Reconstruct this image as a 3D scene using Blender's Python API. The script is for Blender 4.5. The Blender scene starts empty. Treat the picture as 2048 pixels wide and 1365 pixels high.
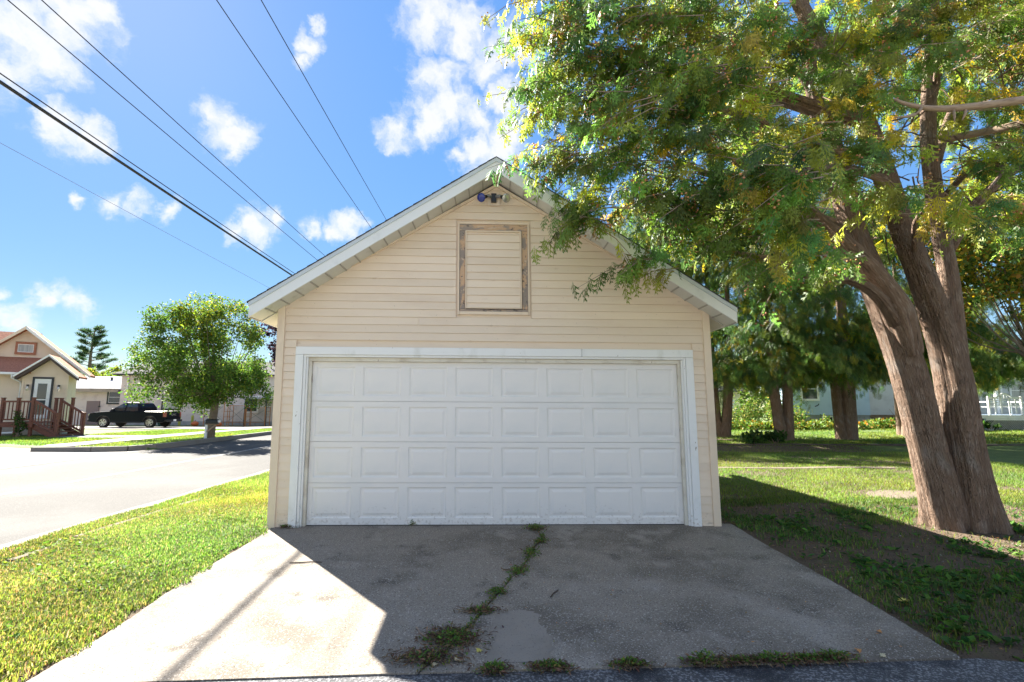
import bpy, bmesh, math, random
import numpy as np
from mathutils import Vector, Matrix
random.seed(7); rng = np.random.default_rng(11)
R = math.radians
scene = bpy.context.scene
col = scene.collection

# ------------------------------------------------------------------ camera
cam = bpy.data.cameras.new('camera'); cam.sensor_width = 36.0; cam.lens = 17.58
cam.clip_start = 0.05; cam.clip_end = 3000
camo = bpy.data.objects.new('camera', cam); col.objects.link(camo)
PITCH, YAW, ROLL = math.atan(.1295), R(2.0), R(0.3)
_f = Vector((math.sin(YAW)*math.cos(PITCH), math.cos(YAW)*math.cos(PITCH), math.sin(PITCH)))
_r = Vector((math.cos(YAW), -math.sin(YAW), 0)); _u = _r.cross(_f)
_r, _u = _r*math.cos(ROLL)+_u*math.sin(ROLL), _u*math.cos(ROLL)-_r*math.sin(ROLL)
camo.matrix_world = Matrix(((_r.x, _u.x, -_f.x, -.06), (_r.y, _u.y, -_f.y, -6.45), (_r.z, _u.z, -_f.z, 1.5), (0, 0, 0, 1)))
scene.camera = camo

# ------------------------------------------------------------------ exposure
scene.view_settings.view_transform = 'Standard'; scene.view_settings.look = 'None'
scene.view_settings.exposure = 3.36; scene.view_settings.gamma = 1.0
scene.view_settings.use_curve_mapping = False

# ------------------------------------------------------------------ sun and sky
SUN = Vector((.84, -1.0, -1.0)).normalized()          # the way the light travels
sl = bpy.data.lights.new('sun', 'SUN'); sl.energy = 2.9; sl.angle = R(.55); sl.color = (1, .94, .84)
so = bpy.data.objects.new('sun', sl); col.objects.link(so)
so.rotation_euler = (-SUN).to_track_quat('Z', 'Y').to_euler(); so.location = (-20, 25, 30)
SUN_EL = math.asin(-SUN.z); SUN_AZ = math.atan2(-SUN.x, -SUN.y)

CLOUDS = [(-0.614,0.621,0.487,0.051),(-0.577,0.635,0.514,0.043),(-0.604,0.651,0.459,0.032),(-0.642,0.631,0.436,0.038),(-0.547,0.644,0.534,0.022),(-0.63,0.612,0.478,0.05),(-0.62,0.68,0.392,0.029),(-0.598,0.704,0.384,0.027),(-0.588,0.715,0.378,0.014),(-0.628,0.668,0.399,0.018),(-0.453,0.768,0.453,0.028),(-0.434,0.788,0.436,0.033),(-0.434,0.799,0.415,0.017),(-0.305,0.755,0.58,0.019),(-0.286,0.743,0.606,0.012),(-0.318,0.763,0.563,0.012),(-0.113,0.762,0.637,0.053),(-0.055,0.774,0.631,0.05),(-0.1,0.813,0.574,0.042),(-0.084,0.84,0.536,0.046),(-0.022,0.806,0.591,0.035),(0.014,0.837,0.547,0.042),(-0.175,0.855,0.489,0.035),(-0.121,0.852,0.509,0.04),(-0.04,0.855,0.517,0.041),(0.021,0.787,0.616,0.04),(0.015,0.866,0.5,0.035),(-0.04,0.884,0.467,0.041),(0.007,0.883,0.47,0.036),(-0.07,0.883,0.464,0.022),(-0.42,0.855,0.306,0.03),(-0.448,0.843,0.297,0.018),(-0.393,0.861,0.321,0.016),(-0.271,0.905,0.328,0.031),(-0.297,0.901,0.315,0.021),(-0.336,0.888,0.315,0.02),(-0.583,0.753,0.306,0.02),(-0.618,0.728,0.298,0.013),(-0.558,0.771,0.306,0.024),(-0.528,0.79,0.312,0.015),(-0.65,0.745,0.151,0.02),(-0.627,0.765,0.149,0.02),(-0.68,0.724,0.117,0.023),(-0.689,0.709,0.15,0.013)]
world = bpy.data.worlds.new('World'); scene.world = world; world.use_nodes = True
def build_world():
    nt = world.node_tree; N = nt.nodes; L = nt.links; N.clear()
    def nd(t, **k):
        n = N.new(t)
        for a, b in k.items(): setattr(n, a, b)
        return n
    def math_(op, a, b=None, c=None, clamp=False):
        n = nd('ShaderNodeMath', operation=op, use_clamp=clamp)
        for i, v in enumerate((a, b, c)):
            if v is None: continue
            if isinstance(v, (int, float)): n.inputs[i].default_value = v
            else: L.new(v, n.inputs[i])
        return n.outputs[0]
    out = nd('ShaderNodeOutputWorld'); bg = nd('ShaderNodeBackground')
    sky = nd('ShaderNodeTexSky', sky_type='NISHITA'); sky.sun_disc = False
    sky.sun_elevation = SUN_EL; sky.sun_rotation = SUN_AZ
    sky.altitude = 200; sky.air_density = 1.0; sky.dust_density = 0.1; sky.ozone_density = 3.0
    tc = nd('ShaderNodeTexCoord')
    nrm = nd('ShaderNodeVectorMath', operation='NORMALIZE'); L.new(tc.outputs['Generated'], nrm.inputs[0])
    d0 = nrm.outputs[0]
    nz = nd('ShaderNodeTexNoise'); nz.inputs['Scale'].default_value = 22; nz.inputs['Detail'].default_value = 5; nz.inputs['Roughness'].default_value = .6
    L.new(d0, nz.inputs['Vector'])
    sub = nd('ShaderNodeVectorMath', operation='SUBTRACT'); L.new(nz.outputs['Color'], sub.inputs[0]); sub.inputs[1].default_value = (.5, .5, .5)
    mad = nd('ShaderNodeVectorMath', operation='MULTIPLY_ADD'); L.new(sub.outputs[0], mad.inputs[0]); mad.inputs[1].default_value = (.06, .06, .06); L.new(d0, mad.inputs[2])
    dv = mad.outputs[0]
    acc = None
    for x, y, z, r in CLOUDS:
        dd = nd('ShaderNodeVectorMath', operation='DISTANCE'); L.new(dv, dd.inputs[0]); dd.inputs[1].default_value = (x, y, z)
        v = math_('MULTIPLY_ADD', dd.outputs['Value'], -1.0/(r*1.25), 1.0)
        acc = v if acc is None else math_('SMOOTH_MAX', acc, v, .12)
    # loose clouds over the unseen sky, cover increased to brighten the shaded front
    nb = nd('ShaderNodeTexNoise'); nb.inputs['Scale'].default_value = 4.2; nb.inputs['Detail'].default_value = 3; L.new(d0, nb.inputs['Vector'])
    sep = nd('ShaderNodeSeparateXYZ'); L.new(d0, sep.inputs[0])
    back = nd('ShaderNodeMapRange'); back.inputs['From Min'].default_value = .45; back.inputs['From Max'].default_value = .15; L.new(sep.outputs['Y'], back.inputs['Value'])
    far = math_('MULTIPLY_ADD', nb.outputs['Fac'], 4.5, -1.9)
    far = math_('ADD', far, math_('MULTIPLY_ADD', back.outputs[0], 3.0, -3.0))
    acc = math_('MAXIMUM', acc, far)
    nf = nd('ShaderNodeTexNoise'); nf.inputs['Scale'].default_value = 24; nf.inputs['Detail'].default_value = 9; nf.inputs['Roughness'].default_value = .58; L.new(dv, nf.inputs['Vector'])
    den = math_('ADD', acc, math_('MULTIPLY_ADD', nf.outputs['Fac'], 2.0, -.95))
    mr = nd('ShaderNodeMapRange', interpolation_type='SMOOTHSTEP'); mr.inputs['From Min'].default_value = -.1; mr.inputs['From Max'].default_value = 1.0; L.new(den, mr.inputs['Value'])
    cov = math_('MULTIPLY', mr.outputs[0], .93)
    shade = nd('ShaderNodeMapRange'); shade.inputs['From Min'].default_value = .5; shade.inputs['From Max'].default_value = 1.3; shade.inputs['To Min'].default_value = 1; shade.inputs['To Max'].default_value = .9; L.new(den, shade.inputs['Value'])
    cc = nd('ShaderNodeVectorMath', operation='SCALE'); cc.inputs[0].default_value = (1.08, 1.08, 1.085); L.new(shade.outputs[0], cc.inputs['Scale'])
    hs = nd('ShaderNodeHueSaturation'); hs.inputs['Saturation'].default_value = 1.17; L.new(sky.outputs[0], hs.inputs['Color'])
    sc = nd('ShaderNodeSeparateColor'); L.new(hs.outputs[0], sc.inputs[0])       # even out the glare round the sun
    k = math_('DIVIDE', 1.30, math_('ADD', sc.outputs[2], 1.6)); sk = nd('ShaderNodeVectorMath', operation='SCALE'); L.new(hs.outputs[0], sk.inputs[0]); L.new(k, sk.inputs['Scale'])
    mix = nd('ShaderNodeMix', data_type='RGBA'); L.new(cov, mix.inputs[0]); L.new(sk.outputs[0], mix.inputs[6]); L.new(cc.outputs[0], mix.inputs[7])
    L.new(mix.outputs[2], bg.inputs[0]); bg.inputs[1].default_value = .10; L.new(bg.outputs[0], out.inputs[0])
build_world()
try:
    world.cycles.sampling_method = 'MANUAL'; world.cycles.sample_map_resolution = 512
except Exception: pass

# ------------------------------------------------------------------ materials
MATS = {}
def mat(name, base, rough=.6, layers=(), bump=None, spec=.5, metal=0., attr=None, transl=0., coord='Object', emit=None, alpha=None, coat=0., splash=None, rand=0.):
    """layers: (colour, scale, lo, hi, stretch xyz, detail) mixed over base by noise; bump: (scale, strength, dist, stretch)"""
    m = bpy.data.materials.new(name); m.use_nodes = True; MATS[name] = m
    nt = m.node_tree; N = nt.nodes; L = nt.links; p = N['Principled BSDF']
    p.inputs['Roughness'].default_value = rough; p.inputs['Metallic'].default_value = metal
    p.inputs['Specular IOR Level'].default_value = spec; p.inputs['Coat Weight'].default_value = coat
    tc = N.new('ShaderNodeTexCoord')
    def vec(stretch):
        mp = N.new('ShaderNodeMapping'); mp.inputs['Scale'].default_value = stretch; L.new(tc.outputs[coord], mp.inputs[0]); return mp.outputs[0]
    cur = None
    if attr:
        a = N.new('ShaderNodeAttribute'); a.attribute_name = attr; cur = a.outputs['Color']
    for lay in layers:
        c2, sc, lo, hi = lay[:4]; st = lay[4] if len(lay) > 4 else (1, 1, 1); det = lay[5] if len(lay) > 5 else 4
        nz = N.new('ShaderNodeTexNoise'); nz.inputs['Scale'].default_value = sc; nz.inputs['Detail'].default_value = det; nz.inputs['Roughness'].default_value = .6
        L.new(vec(st), nz.inputs['Vector'])
        mr = N.new('ShaderNodeMapRange'); mr.inputs['From Min'].default_value = lo; mr.inputs['From Max'].default_value = hi; mr.interpolation_type = 'SMOOTHSTEP'
        L.new(nz.outputs['Fac'], mr.inputs['Value'])
        mx = N.new('ShaderNodeMix'); mx.data_type = 'RGBA'; L.new(mr.outputs[0], mx.inputs[0])
        if cur is None: mx.inputs[6].default_value = (*base, 1)
        else: L.new(cur, mx.inputs[6])
        mx.inputs[7].default_value = (*c2, 1); cur = mx.outputs[2]
    if splash:                                             # soil thrown up on the lowest boards
        ge = N.new('ShaderNodeNewGeometry'); sp = N.new('ShaderNodeSeparateXYZ'); L.new(ge.outputs['Position'], sp.inputs[0])
        nz = N.new('ShaderNodeTexNoise'); nz.inputs['Scale'].default_value = 34; nz.inputs['Detail'].default_value = 6; L.new(ge.outputs['Position'], nz.inputs['Vector'])
        ad = N.new('ShaderNodeMath'); ad.operation = 'MULTIPLY_ADD'; L.new(sp.outputs['Z'], ad.inputs[0]); ad.inputs[1].default_value = -.62; L.new(nz.outputs['Fac'], ad.inputs[2])
        mr = N.new('ShaderNodeMapRange'); mr.inputs['From Min'].default_value = .48; mr.inputs['From Max'].default_value = .68; mr.inputs['To Max'].default_value = .55; L.new(ad.outputs[0], mr.inputs['Value'])
        mx = N.new('ShaderNodeMix'); mx.data_type = 'RGBA'; L.new(mr.outputs[0], mx.inputs[0]); mx.inputs[7].default_value = (*splash, 1)
        if cur is None: mx.inputs[6].default_value = (*base, 1)
        else: L.new(cur, mx.inputs[6])
        cur = mx.outputs[2]
    if rand:
        oi = N.new('ShaderNodeObjectInfo'); mr = N.new('ShaderNodeMapRange'); mr.inputs['To Min'].default_value = 1-rand; mr.inputs['To Max'].default_value = 1+rand*.4; L.new(oi.outputs['Random'], mr.inputs['Value'])
        hv = N.new('ShaderNodeHueSaturation'); L.new(mr.outputs[0], hv.inputs['Value']); L.new(cur, hv.inputs['Color']); cur = hv.outputs[0]
    if cur is None: p.inputs['Base Color'].default_value = (*base, 1)
    else: L.new(cur, p.inputs['Base Color'])
    if bump:
        for i, (sc, stg, dist, st) in enumerate([bump] if not isinstance(bump, list) else bump):
            nz = N.new('ShaderNodeTexNoise'); nz.inputs['Scale'].default_value = sc; nz.inputs['Detail'].default_value = 5; nz.inputs['Roughness'].default_value = .65
            L.new(vec(st), nz.inputs['Vector'])
            b = N.new('ShaderNodeBump'); b.inputs['Strength'].default_value = stg; b.inputs['Distance'].default_value = dist
            L.new(nz.outputs['Fac'], b.inputs['Height'])
            if i: L.new(prev.outputs[0], b.inputs['Normal'])
            prev = b
        L.new(prev.outputs[0], p.inputs['Normal'])
    if alpha is not None: p.inputs['Alpha'].default_value = alpha
    if transl:
        t = N.new('ShaderNodeBsdfTranslucent'); ms = N.new('ShaderNodeMixShader'); ms.inputs[0].default_value = transl
        if cur is None: t.inputs[0].default_value = (*base, 1)
        else:
            hs = N.new('ShaderNodeHueSaturation'); hs.inputs['Value'].default_value = 1.5; hs.inputs['Saturation'].default_value = 1.05; L.new(cur, hs.inputs['Color']); L.new(hs.outputs[0], t.inputs[0])
        L.new(p.outputs[0], ms.inputs[1]); L.new(t.outputs[0], ms.inputs[2]); L.new(ms.outputs[0], N['Material Output'].inputs[0])
    return m

mat('siding', (.84, .69, .53), .5, [((.78, .62, .465), 1.6, .45, .75, (.6, 1, 2.5)), ((.55, .40, .27), 9, .64, .85, (.5, 1, 1.6)), ((.30, .22, .15), 40, .72, .80, (1, 1, 1), 2)], bump=[(30, .06, .01, (.3, 1, 4)), (1.4, .25, .03, (.5, 1, 1))], splash=(.30, .22, .15), rand=.07)
mat('trim_beige', (.80, .645, .48), .5, [((.56, .43, .31), 2.5, .5, .8, (1, 1, .4)), ((.3, .22, .15), 30, .73, .82)])
mat('fascia_white', (.78, .79, .77), .38, [((.62, .63, .6), 3, .52, .8)])
mat('drip_edge', (.55, .60, .62), .35)
mat('soffit_white', (.68, .67, .62), .5, [((.5, .48, .42), 5, .55, .8)])
mat('soffit_groove', (.42, .40, .36), .6)
mat('shingle_dark', (.045, .045, .05), .9, [((.09, .09, .095), 30, .4, .6)], bump=(60, .5, .01, (1, 1, 1)), spec=.05)
mat('peeling_paint', (.58, .38, .235), .75, [((.30, .245, .205), 7, .46, .54, (1, 1, .5)), ((.10, .085, .075), 26, .58, .66), ((.62, .46, .32), 18, .60, .68)], bump=(22, .4, .01, (1, 1, 1)))
mat('peeling_top', (.58, .38, .235), .75, [((.33, .27, .225), 9, .45, .54, (.35, 1, 1.6)), ((.10, .085, .075), 26, .58, .66, (.4, 1, 1)), ((.62, .46, .32), 18, .58, .66, (.4, 1, 1.3))], bump=(22, .4, .01, (.4, 1, 1.4)))
mat('casing_white', (.85, .84, .81), .5, [((.70, .69, .64), 4, .5, .75, (1, 1, .5)), ((.33, .25, .19), 16, .705, .73, (1.2, 1, .5))], bump=(26, .12, .008, (1, 1, .3)), splash=(.36, .27, .19))
mat('jamb_cream', (.72, .67, .56), .55, [((.26, .17, .11), 11, .64, .70, (1.5, 1, .5)), ((.55, .48, .38), 3, .45, .7)])
mat('door_white', (.84, .80, .755), .42, [((.77, .75, .72), 1.5, .42, .75, (1, 1, 1.2)), ((.50, .45, .40), 60, .74, .8, (1, 1, 1), 2)], bump=[(90, .03, .005, (1, 1, 1)), (2.2, .2, .02, (1, 1, 1))], splash=(.42, .36, .30))
mat('concrete', (.24, .21, .175), .85, [((.155, .135, .112), .8, .44, .60, (1, 1, 1), 6), ((.28, .25, .215), 1.7, .52, .68, (1, .8, 1), 5), ((.12, .105, .09), 3.2, .58, .72, (1, 1, 1), 5), ((.40, .37, .33), 75, .57, .66, (1, 1, 1), 2), ((.07, .062, .055), 95, .58, .68, (1, 1, 1), 2)], bump=[(120, .5, .006, (1, 1, 1)), (3, .25, .02, (1, 1, 1))], spec=.08)
mat('concrete_light', (.22, .207, .19), .85, [((.17, .158, .142), .8, .45, .7), ((.11, .104, .096), 45, .62, .72, (1, 1, 1), 2)], bump=(60, .3, .006, (1, 1, 1)), spec=.08)
mat('asphalt', (.06, .061, .066), .85, [((.24, .24, .25), 55, .50, .60, (1, 1, 1), 3), ((.025, .026, .032), 2.2, .50, .62, (1, 1, 1), 5), ((.16, .16, .165), 130, .6, .66, (1, 1, 1), 2)], bump=[(75, .9, .012, (1, 1, 1))])
mat('road', (.075, .073, .070), .85, [((.105, .102, .098), .35, .42, .7), ((.045, .045, .046), 60, .54, .68, (1, 1, 1), 2), ((.16, .155, .15), 70, .6, .7, (1, 1, 1), 2)], bump=(60, .4, .006, (1, 1, 1)), spec=.08)
mat('paint_line', (.20, .197, .19), .7, [((.3, .3, .29), 9, .5, .62)], spec=.08)
mat('ground', (.125, .095, .068), .95, [((.085, .10, .04), 2.2, .56, .72, (1, 1, 1), 6), ((.17, .14, .10), 6, .62, .75), ((.05, .038, .028), 40, .58, .7, (1, 1, 1), 3)], bump=[(9, .9, .06, (1, 1, 1)), (45, .9, .02, (1, 1, 1))], spec=.08)
mat('lawn_far', (.085, .135, .03), .95, [((.13, .17, .04), 1.2, .4, .7, (1, 1, 1), 6), ((.05, .085, .022), 9, .5, .7)], bump=(20, 1, .05, (1, 1, 1)))
mat('dirt', (.17, .14, .105), .95, [((.16, .13, .10), 6, .45, .7), ((.34, .30, .25), 30, .55, .7)], bump=(30, .8, .02, (1, 1, 1)), spec=.08)
mat('grass', (.1, .2, .03), .55, attr='tint', transl=.42, spec=.25)
mat('leaf', (.1, .2, .03), .6, attr='tint', transl=.40, spec=.14)
mat('cedar_leaf', (.1, .2, .03), .48, attr='tint', transl=.5, spec=.35)
mat('petal', (.5, .2, .03), .6, attr='tint', transl=.25, spec=.2)
mat('bark', (.29, .195, .14), .9, [((.45, .35, .28), 7, .50, .66, (9, .7, 1), 6), ((.10, .068, .052), 9, .56, .68, (7, .35, 1), 6), ((.40, .33, .28), 2.2, .54, .72, (1, .6, 1)), ((.09, .06, .045), 5, .66, .74, (1, .8, 1))], bump=[(5, 1.0, .10, (6, .35, 1)), (14, 1.0, .04, (9, .5, 1)), (40, .7, .012, (6, .5, 1))], coord='UV', spec=.2)
mat('concrete_pale', (.265, .236, .203), .85, [((.23, .203, .173), 2, .45, .7), ((.16, .14, .12), 85, .6, .7, (1, 1, 1), 2)], bump=(100, .4, .005, (1, 1, 1)), spec=.08)
mat('gravel', (.34, .315, .28), .95, [((.22, .2, .18), 20, .45, .65)], bump=(30, .6, .02, (1, 1, 1)), spec=.08)
mat('bark_grey', (.17, .13, .10), .9, [((.27, .22, .17), 5, .45, .65, (6, 1, 1)), ((.08, .06, .05), 8, .58, .7, (6, .6, 1))], bump=[(9, .8, .03, (6, .6, 1))], coord='UV', spec=.2)
mat('dead_wood', (.36, .26, .18), .8, [((.22, .15, .1), 6, .45, .7, (6, 1, 1))], bump=(12, .5, .01, (6, 1, 1)), coord='UV')
mat('wire', (.02, .02, .022), .6)
mat('wire_grey', (.20, .21, .22), .6)
mat('black_metal', (.015, .015, .016), .4)
mat('lamp_grey', (.33, .33, .34), .4, metal=.5)
mat('blue_glass', (.004, .02, .22), .12, coat=.6)
mat('clear_glass', (.55, .52, .46), .08, metal=.55)
mat('chrome', (.7, .7, .7), .15, metal=1)
mat('alloy', (.62, .61, .58), .3, metal=.8)
mat('truck_paint', (.004, .006, .012), .28, spec=.16)
mat('black_plastic', (.012, .012, .013), .5)
mat('rubber', (.018, .018, .018), .8)
mat('window_glass', (.03, .04, .05), .06, spec=.9)
mat('curtain_glass', (.42, .42, .40), .2, [((.3, .3, .3), 3, .45, .6, (6, 1, .3))])
mat('tail_red', (.32, .10, .07), .25)
mat('white_paint', (.80, .80, .79), .5, [((.66, .65, .62), 4, .5, .75)])
mat('tan_siding', (.74, .60, .46), .55, [((.66, .53, .40), 1.2, .45, .7)])
mat('tan_roof', (.42, .19, .12), .9, [((.32, .14, .09), 12, .4, .65)], bump=(30, .5, .02, (1, 1, 1)), spec=.05)
mat('dark_trim', (.06, .038, .032), .6)
mat('black_trim', (.02, .022, .026), .5)
mat('stucco', (.34, .29, .24), .9, [((.26, .22, .18), 3, .45, .7)], bump=(40, .3, .01, (1, 1, 1)))
mat('deck_wood', (.17, .058, .036), .7, [((.10, .034, .022), 8, .45, .7, (1, 1, 4)), ((.23, .09, .06), 14, .55, .7)])
mat('pink_siding', (.66, .59, .55), .6, [((.56, .49, .46), 2, .48, .7), ((.2, .16, .15), 9, .69, .74, (.4, 1, 2))])
mat('grey_roof', (.36, .37, .39), .9, [((.26, .27, .29), 6, .45, .65, (.5, 1, 1)), ((.45, .46, .48), 14, .55, .7)], bump=(30, .4, .02, (1, 1, 1)), spec=.05)
mat('mauve_door', (.22, .165, .165), .6)
mat('bollard_yellow', (.42, .43, .07), .6, [((.33, .33, .08), 5, .5, .7)])
mat('scaffold_orange', (.48, .20, .06), .6, [((.3, .12, .05), 9, .55, .7)])
mat('scaffold_steel', (.20, .24, .23), .5, metal=.4)
mat('tarp_white', (.62, .64, .70), .7)
mat('plastic_orange', (.55, .13, .03), .55)
mat('net_green', (.03, .14, .11), .8)
mat('shade_blue_siding', (.44, .57, .69), .55, [((.38, .51, .63), 2, .45, .7)])  # white siding in skylit shade, the blue put into its base colour
mat('pale_siding', (.55, .56, .57), .55, [((.48, .49, .5), 2, .45, .7)])
mat('block_grey', (.36, .37, .38), .9, [((.26, .26, .27), 4, .45, .7)], bump=(30, .5, .02, (1, 1, 1)))
mat('brick_tan', (.30, .20, .13), .9, [((.22, .14, .09), 5, .45, .7)])
mat('yellow_wall', (.58, .53, .34), .7)
mat('porch_blue', (.30, .38, .46), .6)
mat('timber_dark', (.07, .05, .038), .95, [((.12, .09, .07), 8, .5, .7, (.3, 1, 1))], bump=(20, .7, .03, (.3, 1, 1)))
mat('twig', (.28, .20, .14), .85)
mat('dark_void', (.012, .012, .013), .9)
mat('cone', (.5, .24, .09), .7, attr='tint')

# ------------------------------------------------------------------ mesh helpers
class MB:
    def __init__(s): s.v = []; s.f = []; s.uv = {}
    def add(s, vs, fs):
        b = len(s.v); s.v += [tuple(p) for p in vs]; s.f += [tuple(b+i for i in f) for f in fs]; return s
    def box(s, x0, x1, y0, y1, z0, z1):
        return s.add([(x0, y0, z0), (x1, y0, z0), (x1, y1, z0), (x0, y1, z0), (x0, y0, z1), (x1, y0, z1), (x1, y1, z1), (x0, y1, z1)],
                     [(0, 3, 2, 1), (4, 5, 6, 7), (0, 1, 5, 4), (1, 2, 6, 5), (2, 3, 7, 6), (3, 0, 4, 7)])
    def prism(s, poly, axis, a0, a1):
        """poly in the two remaining axes, extruded along axis ('x','y','z')"""
        n = len(poly)
        def p(q, a): return {'x': (a, q[0], q[1]), 'y': (q[0], a, q[1]), 'z': (q[0], q[1], a)}[axis]
        vs = [p(q, a0) for q in poly]+[p(q, a1) for q in poly]
        fs = [tuple(range(n)), tuple(range(2*n-1, n-1, -1))]+[(i, i+n, (i+1) % n+n, (i+1) % n) for i in range(n)]
        return s.add(vs, fs)
    def bar(s, a, b, w, h=None, up=(0, 0, 1)):
        a = Vector(a); b = Vector(b); h = h or w; d = (b-a).normalized(); u = Vector(up)
        if abs(d.dot(u)) > .98: u = Vector((0, 1, 0))
        r = d.cross(u).normalized()*w/2; u2 = r.cross(d).normalized()*h/2
        vs = [a-r-u2, a+r-u2, a+r+u2, a-r+u2, b-r-u2, b+r-u2, b+r+u2, b-r+u2]
        return s.add(vs, [(0, 3, 2, 1), (4, 5, 6, 7), (0, 1, 5, 4), (1, 2, 6, 5), (2, 3, 7, 6), (3, 0, 4, 7)])
    def tube(s, pts, rad, n=8, cap=True, wob=None):
        pts = [Vector(p) for p in pts]; m = len(pts); base = len(s.v)
        if isinstance(rad, (int, float)): rad = [rad]*m
        t0 = (pts[1]-pts[0]).normalized(); u = t0.orthogonal().normalized(); length = 0
        for i, p in enumerate(pts):
            t = (pts[min(i+1, m-1)]-pts[max(i-1, 0)]).normalized()
            u = (u-t*u.dot(t)).normalized(); w = t.cross(u)
            if i: length += (p-pts[i-1]).length
            for k in range(n):
                a = 2*math.pi*k/n; r = rad[i]*(wob(a, length, i) if wob else 1)
                s.uv[len(s.v)] = (k/n*2*math.pi*max(rad[0], .05), length)
                s.v.append(tuple(p+u*math.cos(a)*r+w*math.sin(a)*r))
        for i in range(m-1):
            for k in range(n):
                a, b = base+i*n+k, base+i*n+(k+1) % n
                s.f.append((a, b, b+n, a+n))
        if cap: s.f.append(tuple(base+k for k in range(n))[::-1]); s.f.append(tuple(base+(m-1)*n+k for k in range(n)))
        return s
    def lathe(s, prof, n=16, c=(0, 0, 0), axis=None):
        """prof: (r, h) pairs; axis: direction of h"""
        ax = Vector(axis or (0, 0, 1)).normalized(); u = ax.orthogonal().normalized(); w = ax.cross(u); c = Vector(c); b = len(s.v); m = len(prof)
        for r, h in prof:
            for k in range(n):
                a = 2*math.pi*k/n; s.v.append(tuple(c+ax*h+(u*math.cos(a)+w*math.sin(a))*r))
        for i in range(m-1):
            for k in range(n):
                a, q = b+i*n+k, b+i*n+(k+1) % n; s.f.append((a, q, q+n, a+n))
        s.f.append(tuple(b+k for k in range(n))[::-1]); s.f.append(tuple(b+(m-1)*n+k for k in range(n)))
        return s
    def build(s, name, m, parent=None, smooth=False, bevel=0):
        me = bpy.data.meshes.new(name); me.from_pydata(s.v, [], s.f); me.update()
        if s.uv:
            uv = me.uv_layers.new(name='UVMap'); co = np.zeros(len(me.loops)*2, np.float32)
            vi = np.zeros(len(me.loops), np.int32); me.loops.foreach_get('vertex_index', vi)
            tab = np.zeros((len(s.v), 2), np.float32)
            for k, q in s.uv.items(): tab[k] = q
            uv.data.foreach_set('uv', tab[vi].ravel())
        bm = bmesh.new(); bm.from_mesh(me); bmesh.ops.recalc_face_normals(bm, faces=bm.faces); bm.to_mesh(me); bm.free()
        o = bpy.data.objects.new(name, me); col.objects.link(o)
        me.materials.append(MATS[m])
        if smooth: me.polygons.foreach_set('use_smooth', [True]*len(me.polygons))
        if bevel:
            b = o.modifiers.new('bevel', 'BEVEL'); b.width = bevel; b.segments = 2; b.limit_method = 'ANGLE'
        if parent: o.parent = parent
        return o
def tag(o, label=None, cat=None, group=None, kind=None):
    for k, v in (('label', label), ('category', cat), ('group', group), ('kind', kind)):
        if v: o[k] = v
    return o
def empty(name, loc=(0, 0, 0), rz=0):
    o = bpy.data.objects.new(name, None); col.objects.link(o); o.location = loc; o.rotation_euler.z = rz; o.empty_display_size = .2
    return o
def share(o, name, loc, parent, rot=None):
    c = bpy.data.objects.new(name, o.data); col.objects.link(c); c.location = loc; c.parent = parent
    if rot: c.rotation_euler = rot
    return c
def copy_tree(o, parent=None):
    c = o.copy(); col.objects.link(c); c.parent = parent
    for ch in list(o.children): copy_tree(ch, c)
    return c
def soup(name, V, T, C, m, parent=None):
    """numpy triangle mesh with a per-vertex tint"""
    V = np.asarray(V, np.float32); T = np.asarray(T, np.int32)
    me = bpy.data.meshes.new(name); n = len(V); k = len(T)
    me.vertices.add(n); me.vertices.foreach_set('co', V.ravel())
    me.loops.add(k*3); me.loops.foreach_set('vertex_index', T.ravel())
    me.polygons.add(k); me.polygons.foreach_set('loop_start', np.arange(0, 3*k, 3, dtype=np.int32))
    try: me.polygons.foreach_set('loop_total', np.full(k, 3, np.int32))
    except Exception: pass
    at = me.attributes.new('tint', 'FLOAT_COLOR', 'POINT')
    at.data.foreach_set('color', np.concatenate([np.asarray(C, np.float32), np.ones((n, 1), np.float32)], 1).ravel())
    me.update(calc_edges=True); me.materials.append(MATS[m])
    o = bpy.data.objects.new(name, me); col.objects.link(o)
    if parent: o.parent = parent
    return o
def unit(a): return a/np.maximum(np.linalg.norm(a, axis=-1, keepdims=True), 1e-9)
def spread(temp, tri, P, X, Nn, S, C):
    """copies of a template: axis X, normal-ish Nn, size S, colour C, at P"""
    X = unit(X); Y = unit(np.cross(Nn, X)); Z = np.cross(X, Y)
    S = np.asarray(S).reshape(-1, 1, 1)
    t = temp[None]
    V = P[:, None]+S*(t[..., 0:1]*X[:, None]+t[..., 1:2]*Y[:, None]+t[..., 2:3]*Z[:, None])
    k = len(temp); n = len(P)
    T = (tri[None]+np.arange(n)[:, None, None]*k).reshape(-1, 3)
    return V.reshape(-1, 3), T, np.repeat(C, k, 0)
def merge(parts):
    V = []; T = []; C = []; b = 0
    for v, t, c in parts: V.append(v); T.append(t+b); C.append(c); b += len(v)
    return np.concatenate(V), np.concatenate(T), np.concatenate(C)
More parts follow.
